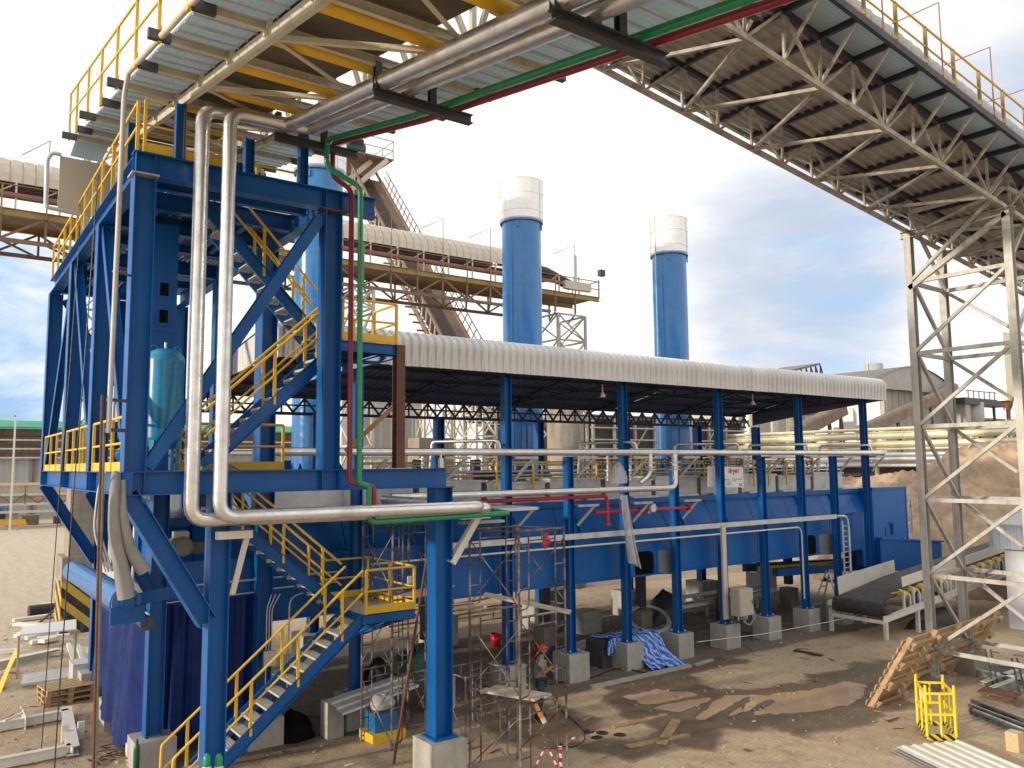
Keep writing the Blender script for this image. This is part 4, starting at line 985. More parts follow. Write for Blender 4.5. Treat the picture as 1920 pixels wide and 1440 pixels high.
# valves standing on the dryer top
for i,(x,y) in enumerate(((11.3,19.9),(16.7,19.9),(21.2,19.9),(23.4,19.9),(25.2,19.9),(27.7,19.9),(29.6,19.9),(17.9,19.5),(19.0,19.6))):
    t=thing('valve_stand','valve stack on the dryer top, number %s from the left along the pipe header'%ords[i],'valve',(x,y,5.7),'valves along the dryer top')
    k=MB(); k.cyl((x,y,5.65),(x,y,6.45),.05,10); k.build('body_pipe',GALV if i!=1 else mat('brass',(.5,.35,.12),.35,.8),t)
    for z in (5.75,5.95,6.18,6.35):
        k=MB(); k.cyl((x,y,z),(x,y,z+.04),.11,12); k.build('flange',GALV,t)
    k=MB(); n=16; c=V((x-.28,y-.02,6.22)); k.tube([c+V((.0,.14*cos(2*pi*j/n),.14*sin(2*pi*j/n))) for j in range(n+1)],.016,6); k.cyl(c,c+V((.28,0,0)),.02,6)
    for j in range(3): k.bar(c,c+V((0,.14*cos(j*2.1),.14*sin(j*2.1))),.015)
    k.build('hand_wheel',BLACKP,t)
# rails on the dryer top
for i,(a,b,y) in enumerate(((9.6,12.6,20.9),(13.6,16.3,19.6),(17.6,20.8,20.9),(21.4,24.0,20.8),(25.4,26.3,19.6),(27.4,28.6,19.6),(29.8,31.0,20.9))):
    t=thing('guard_rail','yellow guard rail on the dryer top, %s section counted from the left'%ords[i],'guard rail',((a+b)/2,y,5.3),'rails on the dryer top')
    rail([(a,y,5.3),(b,y,5.3)],t,h=.95,toe=False)
dp=thing('top_pipes','thin silver pipes and yellow rail running along the middle of the dryer top','pipe',(20,21.6,5.8))
for y,z,r_ in ((21.3,5.98,.05),(21.5,6.18,.035),(21.0,5.86,.04)):
    k=MB(); k.cyl((10.5,y,z),(33.5,y,z),r_,10); k.build('pipe_run',GALV,dp)
for i in range(16):
    x=11+i*1.45; k=MB(); k.bar((x,21.3,5.06),(x,21.3,6.2),.05,.05,(1,0,0)); k.build('pipe_stand',OLDST if i%3 else GALV,dp)
rail([(10.5,22.3,5.3),(33.5,22.3,5.3)],dp,h=.98,toe=False)
# sign
sg=thing('sign_board','white board reading dryer in red with small black lines, fixed between two columns','sign',PY(1360,895,18.95))
k=MB(); k.slab([PY(x,y,18.9) for x,y in ((1326,874),(1393,876),(1395,914),(1328,913))],(0,.02,0)); k.build('board',mat('sign_white',(.82,.82,.80),.4,0,.01,1),sg)
def text(s,px,py,size,m,parent,name='lettering'):
    c=bpy.data.curves.new(name,'FONT'); c.body=s; c.size=size; c.extrude=.003
    o=bpy.data.objects.new(name,c); COL.objects.link(o)
    bpy.context.view_layer.update(); p=PY(px,py,18.885); dg=bpy.context.evaluated_depsgraph_get(); me=bpy.data.meshes.new_from_object(o.evaluated_get(dg)); bpy.data.objects.remove(o)
    o=bpy.data.objects.new(name,me); COL.objects.link(o); me.materials.clear(); me.materials.append(m)
    o.parent=parent; o.location=p-parent.location; o.rotation_euler=(pi/2,0,0); return o
REDI=mat('red_print',(.6,.02,.02),.5); BLKI=mat('grey_print',(.12,.12,.13),.5); TEALI=mat('teal_print',(.02,.28,.42),.5)
text('dryer',1366,887,.27,REDI,sg)
for s,x,y in (('Mfg:',1363,899),('Max:',1363,902.5),('Machine:',1363,906),('Machinery name',1373,899),('2000',1373,902.5),('No. 1024',1373,906)): pass
k=MB(); 
for x0,x1,y in ((1363,1368,898),(1363,1369,901.5),(1363,1371,905),(1363,1370,908),(1373,1391,897.5),(1373,1380,901)):
    k.slab([PY(x0,y,18.893),PY(x1,y+.3,18.893),PY(x1,y+1.4,18.893),PY(x0,y+1.1,18.893)],(0,.003,0))
k.build('small_print',BLKI,sg,stuff=True)
k=MB(); k.slab([PY(1352,898,18.893),PY(1362,898.3,18.893),PY(1362,901,18.893),PY(1352,900.7,18.893)],(0,.003,0)); k.build('teal_bar',TEALI,sg)
text('CE',1386,911,.13,BLKI,sg)
# cable trays and conduits
k=MB(); k.box((11.0,18.36,4.01),(28.75,18.46,4.17)); tr=solo(k,'cable_tray',GALV,'long pale cable tray running along the front of the blue columns','cable tray')
ct=thing('cable_ladder','vertical galvanised cable ladder dropping from the tray end at the right','cable ladder',(29.2,18.4,1.3))
k=MB(); k.tube([(28.75,18.36,4.10),(29.42,18.36,4.08),(29.5,18.36,3.6),(29.5,18.36,1.4)],.05,8,.25)
k.bar((29.15,18.4,3.9),(29.15,18.4,1.4),.03,.08); k.build('side_rail',GALV,ct)
for i in range(12):
    k=MB(); k.bar((29.15,18.4,1.5+i*.2),(29.5,18.4,1.5+i*.2),.03); k.build('rung',GALV,ct)
k=MB(); k.tube([(9.0,18.40,3.80),(26.35,18.40,3.80),(26.5,18.40,3.65),(26.5,18.40,1.2)],.028,8,.1); solo(k,'conduit',WSTEEL,'thin white conduit under the cable tray turning down at the stepladder column','conduit')
k=MB(); k.box((21.95,18.32,.98),(22.15,18.40,4.1)); solo(k,'cable_trunking',CREAM,'vertical beige cable trunking going down to the beige cabinet','trunking')
cb=thing('control_cabinet','beige electrical cabinet mounted low beside a blue column','cabinet',(22.4,17.9,1.2))
k=MB(); k.box((22.0,17.75,1.15),(22.72,18.1,2.02)); k.build('case',TANSH,cb); k=MB(); k.box((22.03,17.73,1.18),(22.69,17.75,1.99)); k.build('door',TANSH,cb); k=MB(); k.box((22.62,17.715,1.5),(22.65,17.73,1.65)); k.build('handle',BLACKP,cb)
for i in range(4):
    k=MB(); k.cyl((22.12+i*.15,17.9,1.0),(22.12+i*.15,17.9,1.15),.03,6); k.build('gland',GALV,cb)
k=MB(); c=V((22.55,17.8,.98)); n=24
for r_ in (.20,.24,.28,.31): k.tube([c+V((r_*cos(2*pi*j/n),.03*sin(j),.05+r_+r_*sin(2*pi*j/n)-.2)) for j in range(n+1)],.022,6)
solo(k,'hose_coil',mat('grey_hose',(.3,.31,.32),.5),'grey corrugated hose coil standing on the footing under the cabinet','coil')
# ---------------- background: level gallery behind the chimneys ----------------
g3=thing('old_gallery','old brown conveyor gallery with cream hooped cover running level behind the chimneys','conveyor gallery',(14,38,16.5))
XA,XB=-6.0,34.4; YG=38.0
for y in (YG,YG+2.6):
    k=MB(); k.ib((XA,y,16.62),(XB,y,16.62),.16,.30); k.build('floor_chord',OLDY,g3)
    k=MB(); k.bar((XA,y,15.45),(XB-4,y,15.45),.16,.16); k.build('bottom_chord',OLDST,g3)
k=MB(); k.bar((XA,YG+.15,17.42),(XB-1,YG+.15,17.42),.10,.14); k.build('stringer_beam',OLDR,g3)
k=MB(); k.bar((XA,YG+1.3,16.72),(XB,YG+1.3,16.72),2.3,.05); k.build('floor_plate',OLDST,g3)
k=MB(); k.bar((XA,YG+1.2,17.75),(XB-3,YG+1.2,17.75),1.4,.06); k.build('belt',RUBBER,g3)
x=XA; i=0
while x<XB-1:
    for y in (YG,YG+2.6):
        k=MB(); k.bar((x,y,15.5),(x,y,16.5),.09); k.build('web_vertical',OLDST,g3)
        if x<XB-6:
            k=MB(); a,b=(15.5,16.5) if i%2 else (16.5,15.5); k.bar((x,y,a),(x+1.6,y,b),.09); k.build('web_diagonal',OLDST,g3)
    k=MB(); k.bar((x,YG+.02,15.45),(x+1.6,YG+2.6,15.45),.08); k.build('lateral_brace',OLDST,g3)
    k=MB(); k.bar((x,YG-.05,16.5),(x,YG-.05,17.75),.06); k.build('rail_post',OLDY,g3)
    k=MB(); k.bar((x+.5,YG+.2,16.8),(x+.5,YG+.2,17.95),.07); k.build('idler_post',WSTEEL,g3)
    k=MB(); k.bar((x+.5,YG+.2,17.9),(x-.3,YG+.2,17.35),.05); k.build('idler_strut',COVER,g3)
    if i%2==0:
        k=MB(); k.tube([(x,YG-.05,17.5),(x,YG-.05,19.9),(x-.9,YG+.9,19.4)],.022,5); k.build('cable_hoop',OLDST,g3)
    x+=1.6; i+=1
for h in (17.25,17.75):
    k=MB(); k.tube([(XA,YG-.06,h),(XB,YG-.06,h)],.03,6); k.build('handrail',OLDST,g3)
x=XA
hoop=None
while x<27.2:
    if hoop is None:
        k=MB(); n=9; P=[];F=[]
        for xx,rr in ((0,.95),(.06,1.0),(.40,.99),(.46,.94)):
            for j in range(n+1):
                a=pi*j/n; P.append((xx,-rr*cos(a),1.25*rr*sin(a)))
            P=P
        for c in range(3):
            for j in range(n): F.append((c*(n+1)+j,(c+1)*(n+1)+j,(c+1)*(n+1)+j+1,c*(n+1)+j+1))
        k.add(P,F,False); pm=k.mesh('cover_sheet'); pm.materials.append(COVER)
    hoop=bpy.data.objects.new('cover_sheet',pm); COL.objects.link(hoop); hoop.parent=g3; hoop.location=(x-14,1.2,17.95-16.5); x+=.46
k=MB(); k.tube([(27.5,YG+1.2,18.5),(31,YG+1.2,18.2),(33,YG+1.2,17.6)],.35,8); k.build('head_pulley_belt',RUBBER,g3)
k=MB(); k.box((31.5,YG-.2,17.0),(33.6,YG+.1,17.5)); k.box((32.3,YG-.1,17.5),(32.5,YG,19.2)); k.build('head_frame',COVER,g3)
k=MB(); k.bar((34.4,YG,16.7),(34.4,YG,17.9),.06); k.bar((34.4,YG,17.8),(34.4,YG+2.6,17.8),.05); k.bar((34.4,YG+2.6,16.7),(34.4,YG+2.6,17.9),.06); k.build('end_rail',OLDST,g3)
k=MB(); k.box((34.5,YG-.1,18.2),(34.9,YG+.2,18.6)); k.build('floodlight',DARK,g3)
def lattice(name,label,x0,x1,y0,y1,z0,z1,step,m,w=.14,cat='steel tower'):
    t=thing(name,label,cat,((x0+x1)/2,(y0+y1)/2,z0))
    for x in (x0,x1):
        for y in (y0,y1):
            k=MB(); k.bar((x,y,z0),(x,y,z1),w); k.build('leg',m,t)
    z=z0;i=0
    while z<z1-.2:
        zt=min(z1,z+step)
        for a,b in (((x0,y0),(x1,y0)),((x0,y0),(x0,y1)),((x1,y0),(x1,y1))):
            k=MB(); k.bar((*a,zt),(*b,zt),w*.7); k.build('horizontal',m,t)
            k=MB(); p,q=(a,b) if i%2 else (b,a); k.bar((*p,z),(*q,zt),w*.55); k.build('diagonal',m,t)
            k=MB(); p,q=(b,a) if i%2 else (a,b); k.bar((*p,z),(*q,zt),w*.5); k.build('diagonal',m,t)
        z=zt;i+=1
    return t
lattice('trestle_tower','slender lattice trestle carrying the right end of the old gallery',31.0,33.2,38,40.6,0,15.4,2.3,TSTEEL)
lattice('trestle_tower','cream lattice trestle of the old gallery seen between the red pipe and the middle chimney',17.4,18.6,38,40.6,0,15.4,2.4,CREAM)
lattice('trestle_tower','rusty lattice trestle on the concrete pillar seen through the left bay of the blue tower',4.75,5.75,35.4,36.4,7.85,19,1.15,TRUSS,.12)
lattice('trestle_tower','pale lattice trestle standing behind the canopy left of the middle chimney',PY(893,800,35).x,PY(930,800,35).x,35,36.2,0,9.4,1.1,CREAM,.11)
lattice('trestle_tower','low pale lattice frame on a concrete plinth behind the canopy',PY(792,800,37).x,PY(843,800,37).x,36.8,37.6,PY(818,821,37).z,PY(818,770,37).z,2.0,CREAM,.12)
# ---------------- inclined conveyor ----------------
A=PY(840,655,46); B=PY(672,335,62)
g4=thing('inclined_conveyor','steep brown inclined conveyor seen from below crossing behind the old gallery','conveyor',A)
u=(B-A).normalized(); s_=u.cross(V((0,0,1))).normalized(); n_=s_.cross(u).normalized(); L=(B-A).length
def I(a,s,h): return A+u*a+s_*s+n_*h
def ibar(name,p,q,w,m,h=None):
    k=MB(); k.bar(I(*p),I(*q),w,h,tuple(n_)); k.build(name,m,g4)
for s in (-1.0,1.0): ibar('side_beam',(-7,s,0),(L,s,0),.14,OLDST,.35); ibar('side_beam',(-7,s,1.2),(L,s,1.2),.12,OLDST,.2)
ibar('belt_sheet',(-7,0,.3),(L,0,.3),1.8,mat('belt_underside',(.05,.032,.022),.7,0,.3,1.5),.04)
ibar('walkway',(-7,1.7,.1),(L,1.7,.1),1.1,OLDST,.06)
a=-7;i=0
while a<L-1:
    ibar('cross_member',(a,-1.6,-.1),(a,2.2,-.1),.10,OLDST); ibar('web_member',(a,-1,0),(a+.9,-1,1.2),.08,COVER)
    if i%2==0: ibar('brace',(a,-1,-.15),(a+1.8,1,-.15),.07,COVER); ibar('brace',(a,1,-.15),(a+1.8,-1,-.15),.07,COVER)
    ibar('rail_post',(a,2.2,0),(a,2.2,1.1),.05,OLDST)
    a+=.9;i+=1
for h in (.6,1.1): ibar('handrail',(-7,2.2,h),(L,2.2,h),.05,OLDST)
hp=thing('head_platform','brown drive platform with thin rails and teal motor at the top of the inclined conveyor','platform',B)
P=[PY(x,y,62) for x,y in ((632,300),(690,292),(718,333),(650,330))]
k=MB(); pz=B.z+1.2; P=[V((B.x+dx,B.y+dy,pz)) for dx,dy in ((-3,-2.5),(2.0,-2.5),(2.0,3.5),(-3,3.5))]; k.slab(P,(0,0,.15)); k.build('deck',OLDST,hp)
for i in range(4):
    k=MB(); q=P[1].lerp(P[2],i/3); k.bar(q,q+V((0,0,1.7)),.07); k.build('rail_post',TSTEEL,hp)
for h in (.9,1.7):
    k=MB(); k.bar(P[0]+V((0,0,h)),P[1]+V((0,0,h)),.06); k.bar(P[1]+V((0,0,h)),P[2]+V((0,0,h)),.06); k.build('handrail',TSTEEL,hp)
k=MB(); k.cyl((B.x-2.2,B.y-1.6,pz+.75),(B.x-.3,B.y-1.6,pz+.75),.5,14); k.build('motor',mat('old_teal',(.03,.12,.14),.5),hp)
k=MB(); k.bar(P[1]+V((-.6,0,-.1)),V((B.x-2.5,B.y-2,pz-4)),.5,.4); k.bar(P[1]+V((-1.6,1,-.1)),V((B.x-3.5,B.y-1,pz-4)),.5,.4); k.build('chute',COVER,hp)
lattice('trestle_tower','pale braced bent under the low end of the inclined conveyor above the canopy',27.0,29.4,46,47.5,0,13.2,2.6,CREAM,.16)
# ---------------- buildings behind the dryer ----------------
def bldg(name,label,cat='building',loc=(0,0,0)): return thing(name,label,cat,loc)
t=bldg('striped_building','white shed wall with tall grey window strips seen under the canopy at left','building',(24,52,0))
XS0,XS1=PY(640,830,52).x,PY(792,830,52).x
k=MB(); k.box((XS0,52,0),(XS1,60,11)); k.build('wall',WHITE,t)
for i in range(7):
    x=PY(655+20*i,830,52).x; k=MB(); k.box((x,51.97,PY(700,842,52).z),(x+.36*2,52,PY(700,784,52).z)); k.build('louvre_strip',GREYSH,t)
k=MB(); k.box((XS0-.4,51.6,11),(XS1+.3,60.5,11.25)); k.build('roof',GREYSH,t)
t=bldg('white_shed','low pale corrugated shed behind the left chimney base','building',(14,45,0))
k=MB()
k.corr((10.2,45,0),(0,0,6.9),(6.8,0,0),(0,-1,0),.5,.06); k.build('wall',GREYSH,t); k=MB(); k.box((10,44.8,6.9),(17.2,50,7.05)); k.build('roof',WHITE,t)
t=bldg('concrete_silo','round stained concrete silo beside the middle chimney behind the canopy','silo',(24.3,32.5,0))
xc_=PY(1060,830,32.5).x
k=MB(); k.lathe((xc_,32.5,0),[(.95,0),(.95,9.9),(0,9.9)],28); k.build('shell',CONCD,t)
for z in (2,4.5,7): 
    k=MB(); k.lathe((xc_,32.5,0),[(.95,z),(.96,z+.01),(.96,z+.05),(.95,z+.06)],28); k.build('pour_joint',CONCD,t)
t=bldg('concrete_plinth','stained concrete block carrying the low pale lattice frame','plinth',(17.3,36.9,0))
k=MB(); k.box((PY(786,830,36.4).x,36.4,0),(PY(851,830,36.4).x,37.9,PY(818,821,36.4).z)); k.build('block',CONCD,t)
t=bldg('process_shed','dark open process shed full of pipes behind the canopy','building',(33,42,0))
XP0,XP1=PY(1100,830,46).x,PY(1392,830,46).x
k=MB(); k.box((XP0,46,0),(XP1,60,9.6)); k.build('wall',mat('dark_shed',(.06,.05,.045),.7,0,.3,.6),t)
k=MB(); k.box((XP0-.4,45.6,9.6),(XP1+.5,60.5,9.9)); k.build('roof',DKROOF,t)
for i in range(9):
    xq=XP0+.4+(XP1-XP0-.8)*i/8; k=MB(); k.bar((xq,45.7,0),(xq,45.7,9.6),.2); k.build('post',TSTEEL,t)
for i,z in enumerate((6.6,7.3,8.0,8.9)):
    k=MB(); k.tube([(XP0,45.5,z),(XP1,45.5,z)],.07,6); k.build('pipe_run',TSTEEL,t)
for i in range(3):
    k=MB(); k.bar((XP0+3+i*8,45.55,5.5),(XP0+6+i*8,45.55,9),.09); k.bar((XP0+3+i*8,45.5,9),(XP0+6+i*8,45.5,5.5),.09); k.build('brace',TSTEEL,t)
t=thing('blue_tank','plain blue upright tank just right of the right hand chimney base','tank',(31.0,28.2,4.5))
k=MB(); k.lathe((31.3,28.4,0),[(.55,4.8),(.55,7.7),(0,7.95)],24); k.build('shell',SKYB,t)
t=thing('skid_frame','dark machinery frame and blue floor beams behind the dryer top rails','machinery',(16,26.3,5.0))
for i in range(9):
    k=MB(); x=9.5+i*2.5; k.box((x,26.0,5.06),(x+.3,26.3,6.4)); k.build('post',BLUE,t)
k=MB(); k.box((9,25.9,5.0),(33,26.2,5.25)); k.build('beam',BLUE,t)
k=MB(); k.box((9,25.6,4.2),(33,28.8,5.5)); k.build('duct_top',BLUE2,t)
k=MB()
for i in range(7): k.box((14.0+i*.28,21.4,5.80),(14.2+i*.28,21.9,5.95))
k.box((13.9,21.3,5.72),(16.0,22,5.80)); solo(k,'brick_stack',RUST,'row of brown blocks stacked on the dryer top left of the scaffolded bay','blocks')
# ---------------- right background ----------------
pr=thing('pipe_rack','yellow lit rack of long insulated pipes in the right background','pipe rack',(56,28,0))
for z,r,m in ((8.51,.12,CRPIPE),(8.0,.23,CRPIPE),(7.42,.24,CRPIPE),(7.08,.09,CRPIPE),(6.69,.15,GALV),(6.37,.16,GALV),(5.9,.12,GALV),(8.28,.05,CRPIPE)):
    k=MB(); k.cyl((56,14,z),(56,52,z),r,14); k.build('pipe_run',m,pr)
for i in range(11):
    y=15+i*3.5; k=MB(); k.bar((56.1,y,0),(56.1,y,8.6),.14,.14,(1,0,0)); k.build('rack_post',CRPIPE,pr)
    for z in (7.15,7.72,6.2): 
        k=MB(); k.bar((55.5,y,z),(56.5,y,z),.10,.10); k.build('cross_arm',CRPIPE,pr)
    k=MB(); k.cyl((56,y+1.2,8.0),(56,y+1.28,8.0),.29,14); k.build('pipe_flange',CRPIPE,pr)
t=thing('low_shed','low dark open shed behind the yellow lit pipe rack','building',(62,34,0))
k=MB(); k.box((61,16,0),(68,60,6.0)); k.build('wall',bpy.data.materials['dark_shed'],t)
k=MB(); k.box((60.5,15.5,6.0),(68.5,60.5,6.25)); k.build('roof',GREYSH,t)
for i in range(12):
    k=MB(); k.box((60.85,17+i*3.6,0),(61,17.3+i*3.6,6)); k.build('post',TSTEEL,t)
# wood chip heap
hm=MB(); nx_,ny_=100,150; hx0,hx1,hy0,hy1=38.3,55,11,42
pk=[(PX(1835,840,48.5),1.2,0),(PX(1905,838,50),2.0,0),(PX(1720,893,48),1.2,0),(PX(1660,890,48.5),1.2,0),(PX(1590,905,48),1.5,0),(PX(1775,905,45.5),.8,0)]
P=[];
for j in range(ny_):
    for i in range(nx_):
        x=hx0+(hx1-hx0)*i/(nx_-1); y=hy0+(hy1-hy0)*j/(ny_-1); z=-.3
        for c,sx,sy in pk: z=max(z,c.z-.70*max(0,sqrt((x-c.x)**2+(y-c.y)**2)-sx*.8))
        nn=NZ.fractal(V((x*.45,y*.45,2)),1,2,5); z+=(nn*.45+.40*NZ.fractal(V((x*1.7,y*1.7,5)),1,2,4)) if z>0 else 0
        P.append((x,y,z))
hm.add(P,[(j*nx_+i,j*nx_+i+1,(j+1)*nx_+i+1,(j+1)*nx_+i) for j in range(ny_-1) for i in range(nx_-1)],True)
PILE=mat('wood_chip_heap',(.46,.325,.215),.95,0,.25,.5,dirt=(.22,.155,.11),ds=.5,dt=(.42,.66),damt=.75,bump=1.0,bs=2.5)
solo(hm,'wood_chip_heap',PILE,'huge brown heap of wood chips on the right behind the lattice tower','heap',(47,24,0))
# barrel roofed hall
Yh=58
hl=thing('barrel_hall','grey hall with curved barrel roof on the right skyline','building',PY(1690,800,Yh))
xl=PY(1622,715,Yh).x; xr=PY(1735,725,Yh).x; zs=PY(1622,716,Yh).z; ztp=PY(1680,686,Yh).z; xw=PY(1657,740,Yh).x
k=MB(); k.box((xw,Yh,0),(xr+8,Yh+30,zs-.6)); k.build('wall',GREYSH,hl)
n=14; arc=[(xl+(xr+6-xl)*i/n, zs+(ztp-zs)*sin(pi*i/n)) for i in range(n+1)]
k=MB(); k.slab([V((x,Yh-1,z)) for x,z in arc]+[V((xr+6,Yh-1,zs-.8)),V((xl,Yh-1,zs-.8))],(0,.3,0)); k.build('gable',GREYSH,hl)
k=MB(); Q=[V((x,y,z)) for x,z in arc for y in (Yh-1.3,Yh+34)]
k.add(Q,[(2*i,2*i+2,2*i+3,2*i+1) for i in range(n)],True); k.build('roof',DKROOF,hl)
k=MB(); k.lathe((PY(1637,680,Yh+6).x,Yh+6,PY(1637,692,Yh+6).z),[(1.3,-3),(1.3,.75),(0,.8)],24); k.build('roof_vent',GREYSH,hl)
k=MB(); q=PY(1625,662,Yh+6); k.cyl((q.x,q.y,q.z-4),(q.x,q.y,q.z),.06,6); k.build('lightning_rod',GALV,hl)
k=MB(); xm=PX(1600,750,xw).y; k.box((xw-.15,Yh+.5,0),(xw,Yh+30,zs-.9)); k.build('side_wall',WHITE,hl)
for i in range(9):
    k=MB(); k.box((xw+.4+i*1.6,Yh-.08,1),(xw+.5+i*1.6,Yh,zs-.8)); k.build('wall_rib',GREYSH,hl)
t=thing('open_shed','dark lean-to roof with open trusses on the skyline left of the barrel hall','building',PY(1510,700,85))
a,b=PY(1465,702,85),PY(1538,684,85)
k=MB(); k.slab([a,b,b+V((0,8,0)),a+V((0,8,0))],(0,0,.35)); k.build('roof',DKROOF,t)
for i in range(9):
    q=a.lerp(b,i/8); k=MB(); k.bar(q,V((q.x,q.y,a.z-6)),.2); k.bar(q,V((q.x+1.2,q.y,a.z-.6)),.15); k.build('truss_post',DARK,t)
k=MB(); k.box((a.x,a.y+.5,0),(b.x-1,b.y+6,a.z)); k.build('wall',GREYSH,t)
t=thing('process_hall','tall grey process building in the gap under the canopy at right','building',PY(1450,850,70))
k=MB(); q0,q1=PY(1385,790,70),PY(1600,760,70); k.box((q0.x,70,0),(q1.x,84,q1.z)); k.build('wall',GREYSH,t)
for i,px in enumerate((1403,1452,1482)):
    q=PY(px,800,66); k=MB(); k.cyl((q.x,66,0),(q.x,66,PY(px,775,66).z),.5,12); k.build('stack_pipe',CRPIPE if i!=1 else GALV,t)
k=MB(); q=PY(1525,770,64); k.box((q.x-3.2,63,q.z-.6),(q.x+1.6,65,q.z-.3)); 
for i in range(5): k.bar((q.x-3+i,63,q.z-.4),(q.x-3+i,63,q.z+1.6),.12)
k.bar((q.x-3.2,63,q.z+1.5),(q.x+1.6,63,q.z+1.5),.12); k.bar((q.x-3.2,63,q.z+.6),(q.x+1.6,63,q.z+.6),.12); k.build('service_platform',OLDST,t)
def incl(name,label,p0,p1,Y0_,Y1_,w,m,legs=True):
    a,b=PY(*p0,Y0_),PY(*p1,Y1_); t=thing(name,label,'conveyor',a)
    k=MB(); k.barx(a,b,-w/2,w/2,-w*.5,w*.35); k.build('casing',m,t)
    d=b-a; si=d.cross(V((0,0,1))).normalized(); up=si.cross(d).normalized()
    k=MB(); k.cyl(a+up*w*.30,b+up*w*.30,w*.49,14); k.build('round_cover',m,t)
    for i in range(9):
        q=a.lerp(b,(i+.5)/9); k=MB(); k.cyl(q+up*w*.30,q+up*w*.30+d.normalized()*.08,w*.515,14); k.build('cover_joint',m,t)
    if legs:
        for f in (.35,.7,.95):
            q=a.lerp(b,f); k=MB(); k.bar(q,V((q.x-1,q.y,0)),.25); k.bar(q,V((q.x+1.5,q.y,0)),.2); k.build('trestle_leg',DARK,t)
incl('inclined_conveyor','short brown covered conveyor rising right beneath the canopy end',(1492,814),(1580,768),58,58,1.3,mat('brown_conveyor_casing',(.22,.17,.13),.7,0,.25,.8,dirt=(.12,.09,.07)))
incl('inclined_conveyor','long brown covered conveyor rising to the right behind the lattice tower',(1612,812),(1790,730),52,56,1.15,bpy.data.materials['brown_conveyor_casing'])
t=thing('hopper_bin','grey hopper bin with conical bottom under the long brown conveyor head','hopper',PY(1822,790,56))
q=PY(1822,772,56); k=MB(); k.lathe((q.x,56,q.z),[(0,1.3),(1.6,1.3),(1.6,-1.2),(.6,-2.4)],20); k.build('shell',GREYSH,t)
k=MB(); k.box((q.x-5,54.5,q.z+.9),(q.x+9,57,q.z+1.8)); k.build('head_deck',DARK,t)
k=MB(); k.box((q.x-4,55,q.z-6),(q.x-2.5,57,q.z+.9)); k.build('chute',GREYSH,t)
for dx in (-2,2,7): 
    k=MB(); k.bar((q.x+dx,56,0),(q.x+dx,56,q.z+.9),.3); k.build('leg',DARK,t)
k=MB()
for i in range(9): k.bar((q.x-4+i*1.6,54.5,q.z+1.8),(q.x-4+i*1.6,54.5,q.z+2.9),.1)
k.bar((q.x-5,54.5,q.z+2.8),(q.x+9,54.5,q.z+2.8),.1); k.build('handrail',DARK,t)
t=thing('filter_duct','tall pale yellow dust duct with rusty lower cone at the far right','duct',PY(1893,790,40))
a,b=PY(1883,672,40),PY(1906,752,40); k=MB(); k.box((a.x,40,b.z),(b.x,41,a.z+3)); k.build('casing',CRPIPE,t)
k=MB(); c=V(((a.x+b.x)/2,40.5,0)); k.lathe((c.x,c.y,b.z),[(.55,0),(.6,-.2),(.5,-.6),(.25,-1.2),(.2,-2)],14); k.build('rusty_cone',RUST,t)
for dx in (-.5,.5):
    k=MB(); k.bar((c.x+dx,40.5,b.z-.8),(c.x+dx,40.5,0),.12); k.build('leg',TSTEEL,t)
t=thing('far_roof','long dark flat roof on the far right skyline','building',PY(1860,790,90))
a,b=PY(1830,787,90),PY(1990,783,90); k=MB(); k.box((a.x,90,0),(b.x,100,a.z)); k.build('wall',DKROOF,t)
k=MB(); k.box((a.x-.5,89.5,a.z),(b.x,100,a.z+.5)); k.build('roof',DKROOF,t)
# small pump house at the right edge
t=thing('pump_house','small white walled hut with blue grey corrugated roof edge at the right border','hut',PZ(1900,1185))
q=PZ(1893,1178); k=MB(); k.box((q.x,q.y-6,0),(q.x+5,q.y,3.0)); k.build('wall',mat('pale_hut_wall',(.62,.66,.72),.6,0,.06,1),t)
k=MB(); k.corr((q.x-.5,q.y+.3,2.95),(0,0,.85),(0,-7,0),(-1,0,0),.25,.04); k.build('roof_edge',mat('blue_grey_sheet',(.36,.43,.49),.5,.2,.1,1),t)
k=MB(); k.slab([(q.x-.55,q.y+.35,3.8),(q.x+5.5,q.y+.35,4.6),(q.x+5.5,q.y-7,4.6),(q.x-.55,q.y-7,3.8)],(0,0,.05)); k.build('roof',GREYSH,t)
k=MB(); k.box((q.x-.03,q.y-2.5,1.0),(q.x,q.y-1.4,2.2)); k.build('window',GLASSK,t)
t=thing('green_machine','low green and white machine before the wood chip heap','machine',(38,14.5,0))
k=MB(); k.box((40.5,16.2,1.2),(44.5,17.8,2.6)); k.build('green_hood',TGREEN,t)
k=MB()
for i in range(5): k.box((38.5+i*.8,14.5+i*.1,1.6+.2*(i%2)),(38.9+i*.8,15.2,2.6+.3*(i%3)))
k.build('machine_frame',WSTEEL,t)
k=MB()
for i in range(4): k.box((38+i*1.8,14.6,0),(38.3+i*1.8,14.9,1.7))
k.box((37.5,14.4,1.55),(45,16,1.7)); k.build('base_frame',WSTEEL,t)
